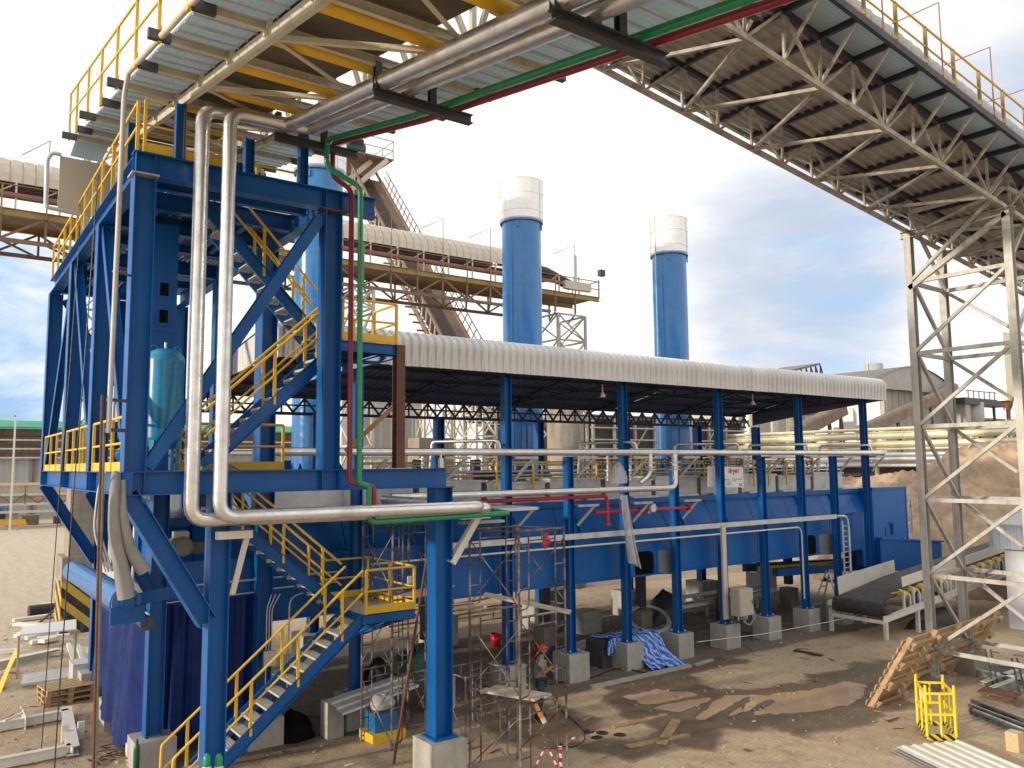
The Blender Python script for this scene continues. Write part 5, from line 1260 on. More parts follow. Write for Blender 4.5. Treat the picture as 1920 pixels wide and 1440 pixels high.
# ---------------- left background ----------------
t=thing('long_shed','long grey shed with green roof strip at the far left behind the tower','building',(5,118,0))
YS=118
za=PY(0,787,YS).z; zb=PY(0,803,YS).z; zd=PY(0,858,YS).z
k=MB(); k.corr((-20,YS,0),(0,0,zd),(70,0,0),(0,-1,0),1.4,.15); k.build('lower_wall',GREYSH,t)
k=MB(); k.box((-20,YS+.1,zd),(50,YS+6,zb)); k.build('upper_wall',CONCD,t)
k=MB(); k.slab([(-20,YS-1.5,zb),(50,YS-1.5,zb-.1),(50,YS+5,za),(-20,YS+5,za)],(0,0,.2)); k.build('green_roof',TGREEN,t)
for i in range(6):
    z=zb-.9-.55*i; k=MB(); k.tube([(-20,YS-.8,z),(50,YS-.8,z)],.14,6); k.build('pipe_run',GALV if i%2 else RUST,t)
for i in range(12):
    k=MB(); k.box((-5+i*4,YS-.35,0),(-4.7+i*4,YS-.2,zd)); k.build('wall_post',OLDST,t)
t=thing('truss_walkway','low cream truss conveyor on concrete legs crossing the far left yard','conveyor',(8,100,0))
YT=100
for z in (4.6,3.5,2.5,1.7):
    k=MB(); k.bar((-15,YT,z),(40,YT,z),.2,.26); k.build('chord',COVER,t)
k=MB(); k.box((-15,YT+.3,2.5),(40,YT+3,4.6)); k.build('side_sheet',TANSH,t)
for i in range(22):
    x=-14+i*2.4; k=MB(); k.bar((x,YT-.05,2.6),(x+1.2,YT-.05,3.5),.13); k.bar((x+1.2,YT-.05,3.5),(x+2.4,YT-.05,2.6),.13); k.bar((x+1.2,YT-.05,4.5),(x+1.2,YT-.05,2.5),.10); k.build('web_member',OLDST,t)
for x in (1.5,7.2,12.3,17.5,24):
    k=MB(); k.box((x,YT+.2,-.1),(x+1.1,YT+1.4,1.6)); k.build('concrete_leg',CONC,t)
for i in range(7):
    x=3.0+i*3.1; k=MB(); k.box((x,YT+5,0),(x+R.uniform(1.2,2.4),YT+7,R.uniform(.7,1.9))); k.build('stored_crate',DARK if i%2 else CONCD,t)
t=thing('white_post','white goalpost style frame with horizontal arm at the far left','post',PZ(18,1000))
q=PZ(18,1000); k=MB(); k.bar((q.x,q.y,0),(q.x,q.y,PY(20,778,q.y).z),.16); k.build('post',WSTEEL,t)
k=MB(); z=PY(20,780,q.y).z; k.bar((q.x,q.y,z),(q.x-6,q.y,z),.16); k.build('arm',WSTEEL,t)
q=PZ(15,985); k=MB(); k.lathe((q.x-1.0,q.y,0),[(1.0,.2),(1.0,2.6),(0,2.8)],16); solo(k,'blue_drum',SKYB,'blue drum tank at the left border beyond the yard','tank')
q=PZ(30,992); k=MB(); k.hexa([(q.x-2.6,q.y,.35),(q.x+1.0,q.y,.35),(q.x+1.0,q.y+1,.35),(q.x-2.6,q.y+1,.35),(q.x-2.4,q.y+.1,1.05),(q.x+.8,q.y+.1,.95),(q.x+.8,q.y+.9,.95),(q.x-2.4,q.y+.9,1.05)]); solo(k,'yellow_skid',mat('orange_yellow',(.65,.33,.02),.5),'orange yellow skid lying on a kerb at the left border','skid')
k=MB(); k.box((q.x-4,q.y-.4,0),(q.x+2,q.y-.1,.3)); struct(k.build('kerb_strip',CONC))
t=thing('concrete_pillar','thick concrete pillar with yellow and black stripes round its base, left of the tower','pillar',(5.05,35.6,0))
k=MB(); k.box((4.42,35.1,0),(5.75,36.8,1.95)); k.build('striped_base',HAZC,t)
k=MB(); k.box((4.40,35.08,1.95),(5.77,36.82,2.85)); k.build('step',CONCD,t)
k=MB(); k.box((4.62,35.3,2.85),(5.85,36.5,7.85)); k.build('shaft',CONCD,t)
# ---------------- scaffolds ----------------
def scaffold(label,A,B,C,D,lifts,z0=0.0,mats=(RUST,DARK,TSTEEL)):
    "frames stand on B-C (front) and A-D (back); cross braces on the two sides"
    A,B,C,D=[V((p[0],p[1],0)) for p in (A,B,C,D)]; t=thing('scaffold',label,'scaffold',((A+C)/2)+V((0,0,z0)))
    z=z0
    OXI=mat('scaffold_steel',(.085,.06,.05),.6,.2,.5,3,dirt=(.34,.31,.31),ds=.8,dt=(.47,.60),damt=.85) if 'scaffold_steel' not in bpy.data.materials else bpy.data.materials['scaffold_steel']
    for li,h in enumerate(lifts):
        zt=z+h
        for P,Q in ((B,C),(A,D)):
            d=(Q-P).normalized(); w=(Q-P).length; e=V((0,0,1)); k=MB(); r=.0245
            k.cyl(P+e*z,P+e*zt,r,8); k.cyl(Q+e*z,Q+e*zt,r,8); k.cyl(P+e*(zt-.04),Q+e*(zt-.04),r,8); k.cyl(P+e*(zt-.24)+d*.27,Q+e*(zt-.24)-d*.27,.015,6)
            k.cyl(P+d*w*.5+e*(zt-.24),P+d*w*.5+e*(zt-.04),.015,6)
            for O,s in ((P,1),(Q,-1)):
                x=O+d*s*.27; k.tube([x+e*(zt-.04),x+e*(z+.12),O+d*s*.02+e*(z+.10)],.016,6,.12,4)
                for f in (.3,.55,.8): k.cyl(O+e*(z+h*f),x+e*(z+h*f),.013,6)
            k.build('frame',OXI,t)
        for P,Q in ((A,B),(D,C)):
            k=MB(); k.cyl(P+V((0,0,z+.15)),Q+V((0,0,zt-.25)),.012,6); k.cyl(Q+V((0,0,z+.15)),P+V((0,0,zt-.25)),.012,6); k.build('cross_brace',OXI,t)
        z=zt
    for P,Q in ((A,B),(D,C)):
        k=MB(); k.cyl(P+V((0,0,z-.05)),Q+V((0,0,z-.05)),.021,8); k.build('top_tube',OXI,t)
    return t
SA,SB,SC,SD=(9.29,14.40),(9.75,13.30),(11.04,13.44),(10.52,14.46)
scaffold('three lift rusty frame scaffold in the centre foreground right of the thick blue column',SA,SB,SC,SD,(1.5,1.7,1.7))
scaffold('rusty frame scaffold standing left behind the thick blue column',(8.35,17.5),(8.6,16.5),(9.75,16.6),(9.6,17.6),(1.6,1.65,1.65))
scaffold('low rusty scaffold frame under the dryer edge near the small landing',(9.9,16.6),(9.95,15.6),(11.2,15.7),(11.1,16.7),(1.55,))
def plank(a,b,w,label,t=.05,m=PLANK):
    k=MB(); k.bar(a,b,w,t); return solo(k,'scaffold_plank',m,label,'plank')
plank((9.62,14.42,1.56),(10.12,13.22,1.56),.24,'left one of two planks on the lowest scaffold lift')
plank((9.90,14.45,1.56),(10.42,13.24,1.56),.24,'right one of two planks on the lowest scaffold lift')
plank(PY(908,1114,14.6),PY(1070,1148,13.3),.26,'long plank lying slanted across the middle scaffold lift')
plank((9.2,14.6,4.98),(10.2,14.5,4.99),.22,'board lying on the very top of the scaffold')
plank((8.9,16.4,3.28),(10.4,17.2,3.30),.5,'pale plywood sheet behind the thick blue column at landing height',.03,WOOD)
k=MB(); k.tube([PZ(738,1432,0),PY(800,1050,15.2)],.03,8); solo(k,'leaning_pipe',RUST,'long rusty pipe leaning up against the rear scaffold','pipe')
k=MB(); k.bar(PY(648,846,15.4),PY(758,744,15.4),.05,.09); solo(k,'leaning_batten',WOODD,'wooden batten leaning against the brown post above the tower beam','batten')
k=MB(); q=PY(1022,1002,13.4)
n=7; P=[];F=[]
for i in range(n):
    for j in range(4): P.append(q+V((-.06+.05*j+.03*sin(i*1.3+j), -.02+.05*sin(i+j*2), -.32*i/(n-1)+.03*j)))
for i in range(n-1):
    for j in range(3): F.append((i*4+j,i*4+j+1,(i+1)*4+j+1,(i+1)*4+j))
k.add(P,F,True); k.add([p+V((.01,.02,0)) for p in P],[f[::-1] for f in F],True); solo(k,'red_cloth',REDP,'bright red cloth hanging from the top scaffold lift','cloth')
# ---------------- worker ----------------
pl=PZ(1013,1345,0); fw=V((.93,-.36,0)); lf=V((.36,.93,0))
per=thing('person','person in red hard hat, grey t-shirt and dark jeans standing behind the scaffold planks','person',(pl.x,pl.y,0))
def PJ(x,y,z): return pl+fw*x+lf*y+V((0,0,z))
def skin(name,pts,edges,radii,m,root,sub=2):
    me=bpy.data.meshes.new(name); me.from_pydata([tuple(p-per.location) for p in pts],edges,[]); o=bpy.data.objects.new(name,me); COL.objects.link(o); o.parent=per
    sk=o.modifiers.new('Skin','SKIN'); sk.use_smooth_shade=True
    for i,r_ in enumerate(radii): o.data.skin_vertices[0].data[i].radius=(r_,r_) if not hasattr(r_,'__len__') else r_
    for i in range(len(pts)): o.data.skin_vertices[0].data[i].use_root=(i==root)
    o.modifiers.new('Sub','SUBSURF').levels=sub; o.modifiers['Sub'].render_levels=sub; me.materials.append(m); return o
J=dict(pel=(0,0,.92),sp=(.02,0,1.12),ch=(.03,0,1.32),nk=(.04,0,1.45),hd=(.06,0,1.55),
 sL=(.03,.17,1.36),eL=(.20,.22,1.13),wL=(.43,.20,1.02),hL=(.50,.19,.98),sR=(.02,-.17,1.36),eR=(.03,-.25,1.10),wR=(.22,-.16,1.20),hR=(.28,-.13,1.24),
 hipL=(0,.09,.88),kL=(.10,.10,.48),aL=(.0,.11,.09),tL=(.16,.11,.04),hipR=(0,-.09,.88),kR=(.0,-.10,.48),aR=(-.12,-.10,.09),tR=(.04,-.11,.04))
ks=list(J); pts=[PJ(*J[k_]) for k_ in ks]; ix={k_:i for i,k_ in enumerate(ks)}
E_=[('pel','sp'),('sp','ch'),('ch','nk'),('nk','hd'),('ch','sL'),('sL','eL'),('eL','wL'),('wL','hL'),('ch','sR'),('sR','eR'),('eR','wR'),('wR','hR'),('pel','hipL'),('hipL','kL'),('kL','aL'),('aL','tL'),('pel','hipR'),('hipR','kR'),('kR','aR'),('aR','tR')]
rad=dict(pel=.12,sp=.11,ch=.12,nk=.055,hd=.075,sL=.055,eL=.04,wL=.028,hL=.032,sR=.055,eR=.04,wR=.028,hR=.032,hipL=.08,kL=.055,aL=.038,tL=.03,hipR=.08,kR=.055,aR=.038,tR=.03)
skin('body',pts,[(ix[a],ix[b]) for a,b in E_],[rad[k_]*1.08 for k_ in ks],SKIN,0)
def sub(names,edges,extra,m,name,root=0):
    p=[PJ(*J[n]) for n in names]; i2={n:i for i,n in enumerate(names)}
    return skin(name,p,[(i2[a],i2[b]) for a,b in edges],extra,m,root)
J['uL']=(.12,.20,1.24); J['uR']=(.025,-.21,1.22); J['hem']=(.0,0,.90)
sub(['sp','ch','nk','sL','uL','sR','uR','hem'],[('hem','sp'),('sp','ch'),('ch','nk'),('ch','sL'),('sL','uL'),('ch','sR'),('sR','uR')],[.150,.165,.080,.088,.076,.088,.076,.155],SHIRT,'shirt',0)
sub(['pel','hipL','kL','aL','hipR','kR','aR'],[('pel','hipL'),('hipL','kL'),('kL','aL'),('pel','hipR'),('hipR','kR'),('kR','aR')],[.145,.105,.088,.078,.105,.088,.078],JEANS,'jeans',0)
def boot(a,t_):
    k=MB(); p=PJ(*a); q=PJ(*t_); k.cone(p+V((0,0,.02)),p-V((0,0,.09)),.055,.06,10); k.cone(p-V((0,0,.045)),q+V((0,0,0)),.058,.042,10); k.build('boot',BLACKP,per)
boot(J['aL'],J['tL']); boot(J['aR'],J['tR'])
hc=PJ(.075,0,1.60); k=MB()
def ell(k,c,rx,ry,rz,n=14,m_=9,zmin=-1):
    P=[];F=[]
    for i in range(m_+1):
        th=pi*i/m_; zz=max(zmin,cos(th))
        for j in range(n):
            a=2*pi*j/n; P.append(c+fw*(rx*sin(th)*cos(a))+lf*(ry*sin(th)*sin(a))+V((0,0,rz*zz)))
    for i in range(m_):
        for j in range(n): F.append((i*n+j,(i+1)*n+j,(i+1)*n+(j+1)%n,i*n+(j+1)%n))
    k.add(P,F,True)
ell(k,hc,.095,.078,.115); ell(k,hc+fw*.095-V((0,0,.015)),.02,.014,.025,8,5); 
for s in (-1,1): ell(k,hc+lf*.078*s,.02,.01,.032,8,5); ell(k,hc+fw*.082+lf*.03*s+V((0,0,.015)),.012,.012,.008,8,5)
ell(k,hc+fw*.083-V((0,0,.055)),.012,.025,.008,8,5); k.build('head',SKIN,per)
k=MB(); ell(k,hc+V((0,0,.045))-fw*.008,.128,.108,.115,18,12,0); ell(k,hc+V((0,0,.047))+fw*.05,.115,.095,.012,16,6); k.tube([hc+V((0,0,.05))+lf*-.02-fw*.13,hc+V((0,0,.165)),hc+V((0,0,.05))+fw*.12],.012,6,.08); k.build('hard_hat',REDP,per)
k=MB(); k.tube([hc+fw*.124*cos(a*pi/12)+lf*.106*sin(a*pi/12)+V((0,0,.075)) for a in range(25)],.007,5); k.build('hat_stripe',ORANGE,per)
k=MB(); ell(k,hc-fw*.03-V((0,0,.02)),.075,.082,.09); k.build('hair',BLACKP,per)
for w_,h_,s in (('wL','hL',1),('wR','hR',-1)):
    k=MB(); a=PJ(*J[w_]); b=PJ(*J[h_]); d=(b-a).normalized(); sd_=d.cross(V((0,0,1))).normalized()
    for i in range(4):
        o_=b+sd_*(.026-.017*i); k.tube([o_,o_+d*(.05-.006*abs(i-1)),o_+d*(.07-.008*abs(i-1))-V((0,0,.022))],.0085,6,.02,3)
    k.tube([a+d*.03+sd_*.028*s,a+d*.06+sd_*.05*s,a+d*.09+sd_*.045*s],.0095,6); k.build('fingers',SKIN,per)
# ---------------- curtains, drum, motor ----------------
def curtain(name,label,fn,nu,nv,m,cat='curtain'):
    P=[fn(i/nu,j/nv) for j in range(nv+1) for i in range(nu+1)]; F=[(j*(nu+1)+i,j*(nu+1)+i+1,(j+1)*(nu+1)+i+1,(j+1)*(nu+1)+i) for j in range(nv) for i in range(nu)]
    k=MB(); k.add(P,F,True); nrm=(P[1]-P[0]).cross(P[nu+1]-P[0]).normalized()*.006; k.add([p+nrm for p in P],[f[::-1] for f in F],True); return solo(k,name,m,label,cat)
def cfn(u,v):
    y=24.6-5.62*u; z=3.15-2.75*v-.28*v*(u>.55)*sin((u-.55)*7)+.25*v*(u<.35)
    w=.10*sin(u*44+1.6*sin(v*2.5)+2*sin(u*9))*(.35+.65*v)+.07*sin(u*19+v*2)+.13*sin(u*8)*v
    return V((3.96+w-.10*v,y,max(.05,z)))
curtain('curtain','sagging navy blue tarpaulin curtain closing the left end of the dryer',cfn,110,16,NAVY)
curtain('curtain','dark navy tarpaulin curtain in shade behind the lowest stair flight',lambda u,v:V((4.40+2.15*u,18.88+.06*sin(u*30+v)+.03*sin(u*63),3.25-3.05*v)),60,10,NAVY)
k=MB(); k.cyl((3.9,18.2,3.2),(3.9,24.7,3.2),.02,6); k.cyl((4.3,18.8,3.3),(6.5,18.8,3.35),.018,6); solo(k,'curtain_rail',GALV,'thin rails from which the navy curtains hang','rail')
drm=thing('roller_drum','long light blue roller drum with bracket arm projecting left of the dryer end','drum',(3.0,19.4,3.8))
k=MB(); k.cyl((3.0,15.75,3.86),(3.0,21.9,3.78),.235,32); k.build('drum_shell',LBLUE,drm)
k=MB(); k.barx((3.0,15.68,3.86),(3.0,15.74,3.86),-.26,.30,-.36,-.08); k.cyl((3.0,15.6,3.86),(3.0,15.74,3.86),.11,12); k.build('end_bracket',BLUE,drm)
k=MB(); k.barx((3.05,15.7,3.86),(4.05,16.4,3.86),-.03,.03,-.09,.12); k.build('bracket_arm',BLUE,drm)
k=MB(); k.cyl((3.35,15.7,3.45),(3.35,16.2,3.45),.12,12); k.build('idler',DARK,drm)
k=MB(); k.tube([(2.98+.25*cos(a*.25+1.8),15.73,3.85+.26*sin(a*.25+1.8)) for a in range(10)],.02,6); k.build('shell_lip',LBLUE,drm)
gm_=thing('gear_motor','grey green electric motor with gearbox on the dark blue wall below the silver elbow','motor',PY(345,1040,18.3))
q=PY(345,1022,18.3); k=MB(); k.cyl(q+V((-.1,-.35,0)),q+V((-.1,.2,0)),.20,18); k.cyl(q+V((-.1,-.38,0)),q+V((-.1,-.35,0)),.16,18); k.build('motor_body',mat('motor_grey_green',(.13,.15,.13),.5,0,.15,3),gm_)
k=MB(); k.box(q+V((-.24,-.25,.17)),q+V((.04,.05,.30))); k.build('terminal_box',TSTEEL,gm_)
k=MB(); k.box(q+V((.12,-.1,-.18)),q+V((.42,.2,.06))); k.cyl(q+V((.42,0,-.05)),q+V((.55,0,-.05)),.06,10); k.build('gearbox',DARK,gm_)
k=MB(); 
for z_,x0 in ((3.38,6.3),(3.62,4.3)): k.tube([(x0,18.8,z_),(8.3,18.8,z_+.02)],.025,6)
k.tube([(3.45,17.6,5.6),(3.45,17.6,3.62),(4.3,18.2,3.62)],.03,6,.1)
for i in range(3): k.tube([(6.55+.1*i,18.45,3.3),(6.45+.06*i,18.45,3.0),(6.45+.06*i,18.45,.9 if i==0 else 1.9)],.014,6,.1)
k.tube([(7.4,18.45,3.3),(6.98,18.45,3.2),(6.95,18.45,1.2)],.02,6,.2)
solo(k,'conduit',GALV,'thin silver conduits running along and down the dark blue wall behind the stairs','conduit')
k=MB(); k.box((6.38,18.36,1.75),(6.66,18.44,2.08)); solo(k,'junction_box',GALV,'small grey junction box on the conduit behind the lowest stair','box')
k=MB(); k.box((7.0,18.3,1.55),(7.5,18.33,1.95)); solo(k,'paper_notice',TANSH,'tan paper notice hung behind the stair handrail','notice')
k=MB(); q=PY(845,600,18)
# ---------------- loose things on the ground ----------------
def gcyl(x,y,r,h,label,m=CYLG,cap=None):
    t=thing('gas_cylinder',label,'gas cylinder',(x,y,0)); k=MB(); k.lathe((x,y,0),[(0,.0),(r*.9,.01),(r,.05),(r,h*.78),(r*.85,h*.86),(r*.4,h*.92)],18); k.build('bottle',m,t)
    k=MB(); k.lathe((x,y,0),[(r*.5,h*.88),(r*.5,h*.98),(r*.3,h*1.02),(0,h*1.03)],12); k.build('valve_cap',cap or m,t)
    return t
for px,lb in ((388,'left one of two pale gas bottles with green caps at the stair foot'),(411,'right one of two pale gas bottles with green caps at the stair foot')):
    q=PY(px,1414,13.75); gcyl(q.x,q.y,.12,q.z/1.02,lb,GALV,GREEN)
gcyl(24.85,19.2,.19,.75,'stout dark green gas bottle standing by a concrete footing under the dryer'); gcyl(24.35,20.6,.12,1.45,'slim black gas bottle leaning by the eighth column',BLACKP)
q=PZ(262,1440,0); gcyl(3.72,18.0,.06,.8,'thin green gas bottle beside the left footing')
gs=thing('generator','small blue box machine on a yellow base by the stair column','generator',(8.8,17.4,0))
k=MB(); k.box((8.42,17.05,0),(9.25,17.75,.20)); k.build('base',YEL,gs); k=MB(); k.box((8.52,17.15,.2),(9.08,17.65,.62)); k.build('body',SKYB,gs)
k=MB(); k.box((8.5,17.13,.62),(9.1,17.67,.68)); k.build('lid',DARK,gs)
def lump(name,label,c,r,h,m,cat,seed=1,n=14,mm=8):
    k=MB(); P=[];F=[]
    for i in range(mm+1):
        th=pi*.5*i/mm
        for j in range(n):
            a=2*pi*j/n; d=1+.35*NZ.noise(V((cos(a)*1.5+seed,sin(a)*1.5,th*2+seed)))
            P.append(V((c[0]+r[0]*sin(th)*cos(a)*d,c[1]+r[1]*sin(th)*sin(a)*d,c[2]+h*cos(th)*d)))
    for i in range(mm):
        for j in range(n): F.append((i*n+j,(i+1)*n+j,(i+1)*n+(j+1)%n,i*n+(j+1)%n))
    k.add(P,F,True); return solo(k,name,m,label,cat)
lump('plastic_bag','crumpled clear plastic bag on top of the small blue machine',(8.8,17.4,.68),(.3,.25),.28,PLAST,'bag',3)
lump('black_bag','big black bag under the dryer left of the scaffold column',(9.9,20.0,0),(.45,.4),1.0,BLACKP,'bag',5)
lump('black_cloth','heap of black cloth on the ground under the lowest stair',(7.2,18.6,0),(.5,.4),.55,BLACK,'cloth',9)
for i,(x,y,rx,h,m,lb) in enumerate(((18.2,21.0,.8,.35,PLAST,'heap of crumpled clear plastic sheet on the floor under the dryer'),(16.9,20.9,.5,.4,mat('purple_cloth',(.10,.07,.14),.7),'heap of purple cloths beside the red bucket under the dryer'),(22.0,21.3,.7,.3,GTARP,'flat grey tarp heap under the dryer beside the large ring'),(24.2,23.2,.9,1.0,DARK,'dark covered heap in the middle of the dryer underside'),(12.2,21.5,1.0,.9,GRASSG,'dark green covered heap behind the scaffold column'))):
    lump('cloth_heap',lb,(x,y,0),(rx,rx*.6),h,m,'heap',11+i*3)
for x,y,s,lb in ((PZ(930,1212).x,PZ(930,1212).y,.20,'red plastic bucket behind the scaffold under the dryer'),(16.3,21.2,.2,'red plastic tub far under the dryer near the purple cloths')):
    t=thing('bucket',lb,'bucket',(x,y,0)); k=MB(); k.lathe((x,y,0),[(0,.02),(s*.8,.02),(s,s*2.2),(s*.94,s*2.2),(s*.76,.06)],16); k.build('pail',REDP,t); k=MB(); k.lathe((x,y,0),[(s,s*2.1),(s*1.08,s*2.12),(s*1.08,s*2.22),(s,s*2.22)],16); k.build('rim',REDP,t)
# blue striped tarp
def tfn(u,v):
    x=17.15+1.95*u; 
    s=v*2.2; 
    if s<.9: y=19.6-s*.95; z=.86
    else:
        w=min(1,(s-.9)/1.3); y=18.72-.75*w-.25*u*w; z=.86*(1-w)**1.2+.03
    if u<.45: 
        if s>.9: y=18.78; z=max(.86-(s-.9)*.5,.5)
    z+=.05*sin(u*40+v*5)*(.3+v)+.03*sin(u*23-v*9)
    x+=.10*sin(v*7+u*6)+.35*v*max(0,u-.4)
    return V((x,y,max(.03,z)))
curtain('striped_tarp','blue and white striped tarp draped over a crate and sliding down to the dirt',tfn,60,26,TARPB,'tarp')
k=MB(); k.box((17.0,18.95,0),(18.9,19.7,.82)); solo(k,'crate',DARK,'dark low crate beneath the blue striped tarp','crate')
# big plywood / pallet wall leaning on the lattice tower
b0,b1=PZ(1622,1325,0),PZ(1812,1250,0); t0,t1=PZ(1690,1192,1.55),PZ(1880,1152,1.55)
pw=thing('giant_pallet','large wooden crate base of beams and boards leaning against the lattice tower','pallet',b0)
ue=(b1-b0); ve=((t0-b0)+(t1-b1))/2; nn=ue.cross(ve).normalized(); nn=nn if nn.dot(CAM-b0)>0 else -nn
def W_(a,b,o=0): return b0+ue*a+ve*b+nn*o
for i in range(9):
    v=(i+.1)/9; k=MB(); k.bar(W_(0,v+.04,-.03),W_(1,v+.04,-.03),.14,.03,tuple(nn)); k.build('deck_board',WOOD if i%3 else WOODD,pw)
for a in (.03,.27,.52,.76,.97):
    k=MB(); k.bar(W_(a,-.03,.06),W_(a,1.02,.06),.11,.13,tuple(nn)); k.build('beam',WOOD,pw)
for b in (.05,.34,.63,.93):
    k=MB(); k.bar(W_(0,b,.17),W_(1,b,.17),.10,.05,tuple(nn)); k.build('batten',WOODD,pw)
    for a in (.03,.27,.52,.76,.97):
        k=MB(); k.bar(W_(a-.012,b-.02,.20),W_(a+.012,b+.02,.20),.12,.10,tuple(nn)); k.build('skid_block',WOOD,pw)
# yellow man basket
YEL_,YEL=YEL,BASKY
bk=thing('man_basket','bright yellow lifting basket with striped base standing on the dirt at right','basket',(18.9,9.9,0))
c0,c1,c2,c3=PZ(1740,1390),PZ(1794,1391),PZ(1773,1366),PZ(1722,1364); Hh=1.03
cs=[c0,c1,c2,c3]
for i,p in enumerate(cs):
    q=cs[(i+1)%4]; k=MB(); k.bar(p+V((0,0,.1)),p+V((0,0,Hh+.10)),.05,.05,(1,0,0)); k.build('post',YEL,bk)
    for z in (.58,Hh):
        k=MB(); k.bar(p+V((0,0,z)),q+V((0,0,z)),.045); k.build('rail',YEL,bk)
    k=MB(); k.bar((p+q)/2+V((0,0,.1)),(p+q)/2+V((0,0,Hh)),.04,.04,(1,0,0)); k.build('post',YEL,bk)
    k=MB(); k.bar(p+V((0,0,.09)),q+V((0,0,.09)),.02,.14); k.build('striped_kick_plate',HAZ,bk)
    k=MB(); k.tube([p+V((0,0,Hh+.08)),p+V((0,0,Hh+.18))],.03,8); k.build('lifting_eye',YEL,bk)
k=MB(); k.slab([c0+V((0,0,.03)),c1+V((0,0,.03)),c2+V((0,0,.03)),c3+V((0,0,.03))],(0,0,.03)); k.build('floor_plate',TANSH,bk)
k=MB(); p,q=c0.lerp(c3,.25),c0.lerp(c3,.75); k.slab([p+V((-.03,-.03,.80)),q+V((-.03,-.03,.80)),q+V((-.03,-.03,1.02)),p+V((-.03,-.03,1.02))],(.01,.01,0)); k.build('notice_plate',WSTEEL,bk)
k=MB(); p,q=c0.lerp(c3,.62),c0.lerp(c3,.95); k.slab([p+V((-.03,-.03,.50)),q+V((-.03,-.03,.50)),q+V((-.03,-.03,.62)),p+V((-.03,-.03,.62))],(.01,.01,0)); k.build('red_tag',mat('pink_tag',(.75,.35,.35),.5),bk)
YEL=YEL_
# corrugated sheets
cs_=thing('roof_sheet_stack','stack of pale corrugated roofing sheets lying on the dirt in the bottom right corner','sheet stack',PZ(1760,1420,0))
a,b,d=PZ(1668,1409,0),PZ(1796,1396,0),PZ(1800,1475,0)
uu=(d-a); vv=(b-a)
for i in range(3):
    k=MB(); k.corr(a+V((.05*i,-.04*i,.02+.035*i)),uu*1.0+V((0,0,.002)),vv*(1-.03*i),(0,0,1),.26,.026); k.build('corrugated_sheet',WSTEEL if i==2 else GALV,cs_)
a,b,d=PZ(612,1312,.95),PZ(756,1262,1.0),PZ(642,1342,.70)
k=MB(); k.corr(a,b-a,d-a,(b-a).cross(d-a)*(-1),.24,.04); s_o=solo(k,'corrugated_sheet',GALV,'single galvanised corrugated sheet propped up beside the stair column','sheet')
for px,py in ((655,1340),(742,1290)):
    pass
q0=PZ(660,1385,0); k=MB(); k.box((7.75,18.0,0),(8.15,18.4,.8)); solo(k,'prop_block',CONC,'concrete block propping the corrugated sheet','block')
q=PZ(1905,1408); k=MB(); k.box((q.x-.14,q.y-.12,0),(q.x+.14,q.y+.14,.40)); solo(k,'sandstone_block',mat('tan_block',(.55,.43,.25),.85,0,.1,8,bump=.2),'lone tan block standing on the dirt at the right border','block')
k=MB(); k.bar(PZ(1490,1219,.03),PZ(1541,1229,.03),.16,.05); solo(k,'loose_plank',DARK,'dark short plank lying alone on the pale dirt','plank')
for a_,b_,w_,lb in (((1150,1363),(1250,1340),.14,'long thin strip of mud coated timber by the puddle'),((1240,1395),(1268,1350),.22,'broken pale board lying by the puddle edge'),((1175,1400),(1290,1378),.16,'mud covered plank lying in front of the puddle'),((900,1297),(985,1282),.3,'flat white board on the ground behind the scaffold'),((850,1324),(905,1306),.2,'yellowish board on the ground left behind the scaffold')):
    k=MB(); k.bar(PZ(*a_,.02),PZ(*b_,.02),w_,.04); solo(k,'loose_board',WOODD if 'white' not in lb else WSTEEL,lb,'board')
for i,(x,y) in enumerate(((1105,1372),(1128,1374),(1120,1383),(1162,1378))):
    q=PZ(x,y); k=MB(); k.lathe((q.x,q.y,-.005),[(.0,.02),(.12,.02),(.16,.0)],12); solo(k,'oil_stain',mat('oil_black',(.03,.022,.018),.5) if i==0 else bpy.data.materials['oil_black'],'small dark wet spot on the dirt right of the scaffold','stain',group='dark spots by the scaffold')
# white belt conveyor
cv=thing('belt_conveyor','white framed belt conveyor with wide black belt and yellow rollers at right','belt conveyor',(33,16.9,0))
def cz(x): return .86+(x-27.5)*.085
def CQ(x,y,dz=0): return V((x,y,cz(x)+dz))
ya,yb=15.85,17.95
for y in (ya,yb):
    k=MB(); k.ch(CQ(27.3,y,-.12),CQ(43,y,-.12),.09,.22); k.build('side_frame',WSTEEL,cv)
k=MB(); n=8
k.cyl(CQ(27.6,ya+.12,.12),CQ(27.6,yb-.12,.12),.27,20); k.build('tail_drum',RUBBER,cv)
k=MB(); P=[];F=[]; M_=16
for i,x in enumerate([27.6+i*1.0 for i in range(16)]):
    tr_=min(1,(x-27.6)/3)
    for j in range(9):
        w_=(j-4)/4; P.append(CQ(x,(ya+yb)/2+w_*(.88-.12*tr_*abs(w_)),.39+.32*tr_*max(0,abs(w_)-.3)))
for i in range(15):
    for j in range(8): F.append((i*9+j,(i+1)*9+j,(i+1)*9+j+1,i*9+j+1))
k.add(P,F,True); k.add([p-V((0,0,.02)) for p in P],[f[::-1] for f in F],True); k.build('belt',RUBBER,cv)
k=MB(); k.bar(CQ(28,yb+.02,.62),CQ(32,yb+.02,.62),.02,.75); k.build('skirt_plate',WSTEEL,cv)
k=MB(); k.bar(CQ(29.1,ya+.25,.82),CQ(40,ya+.25,.82),.02,.36); k.build('skirt_plate',WSTEEL,cv)
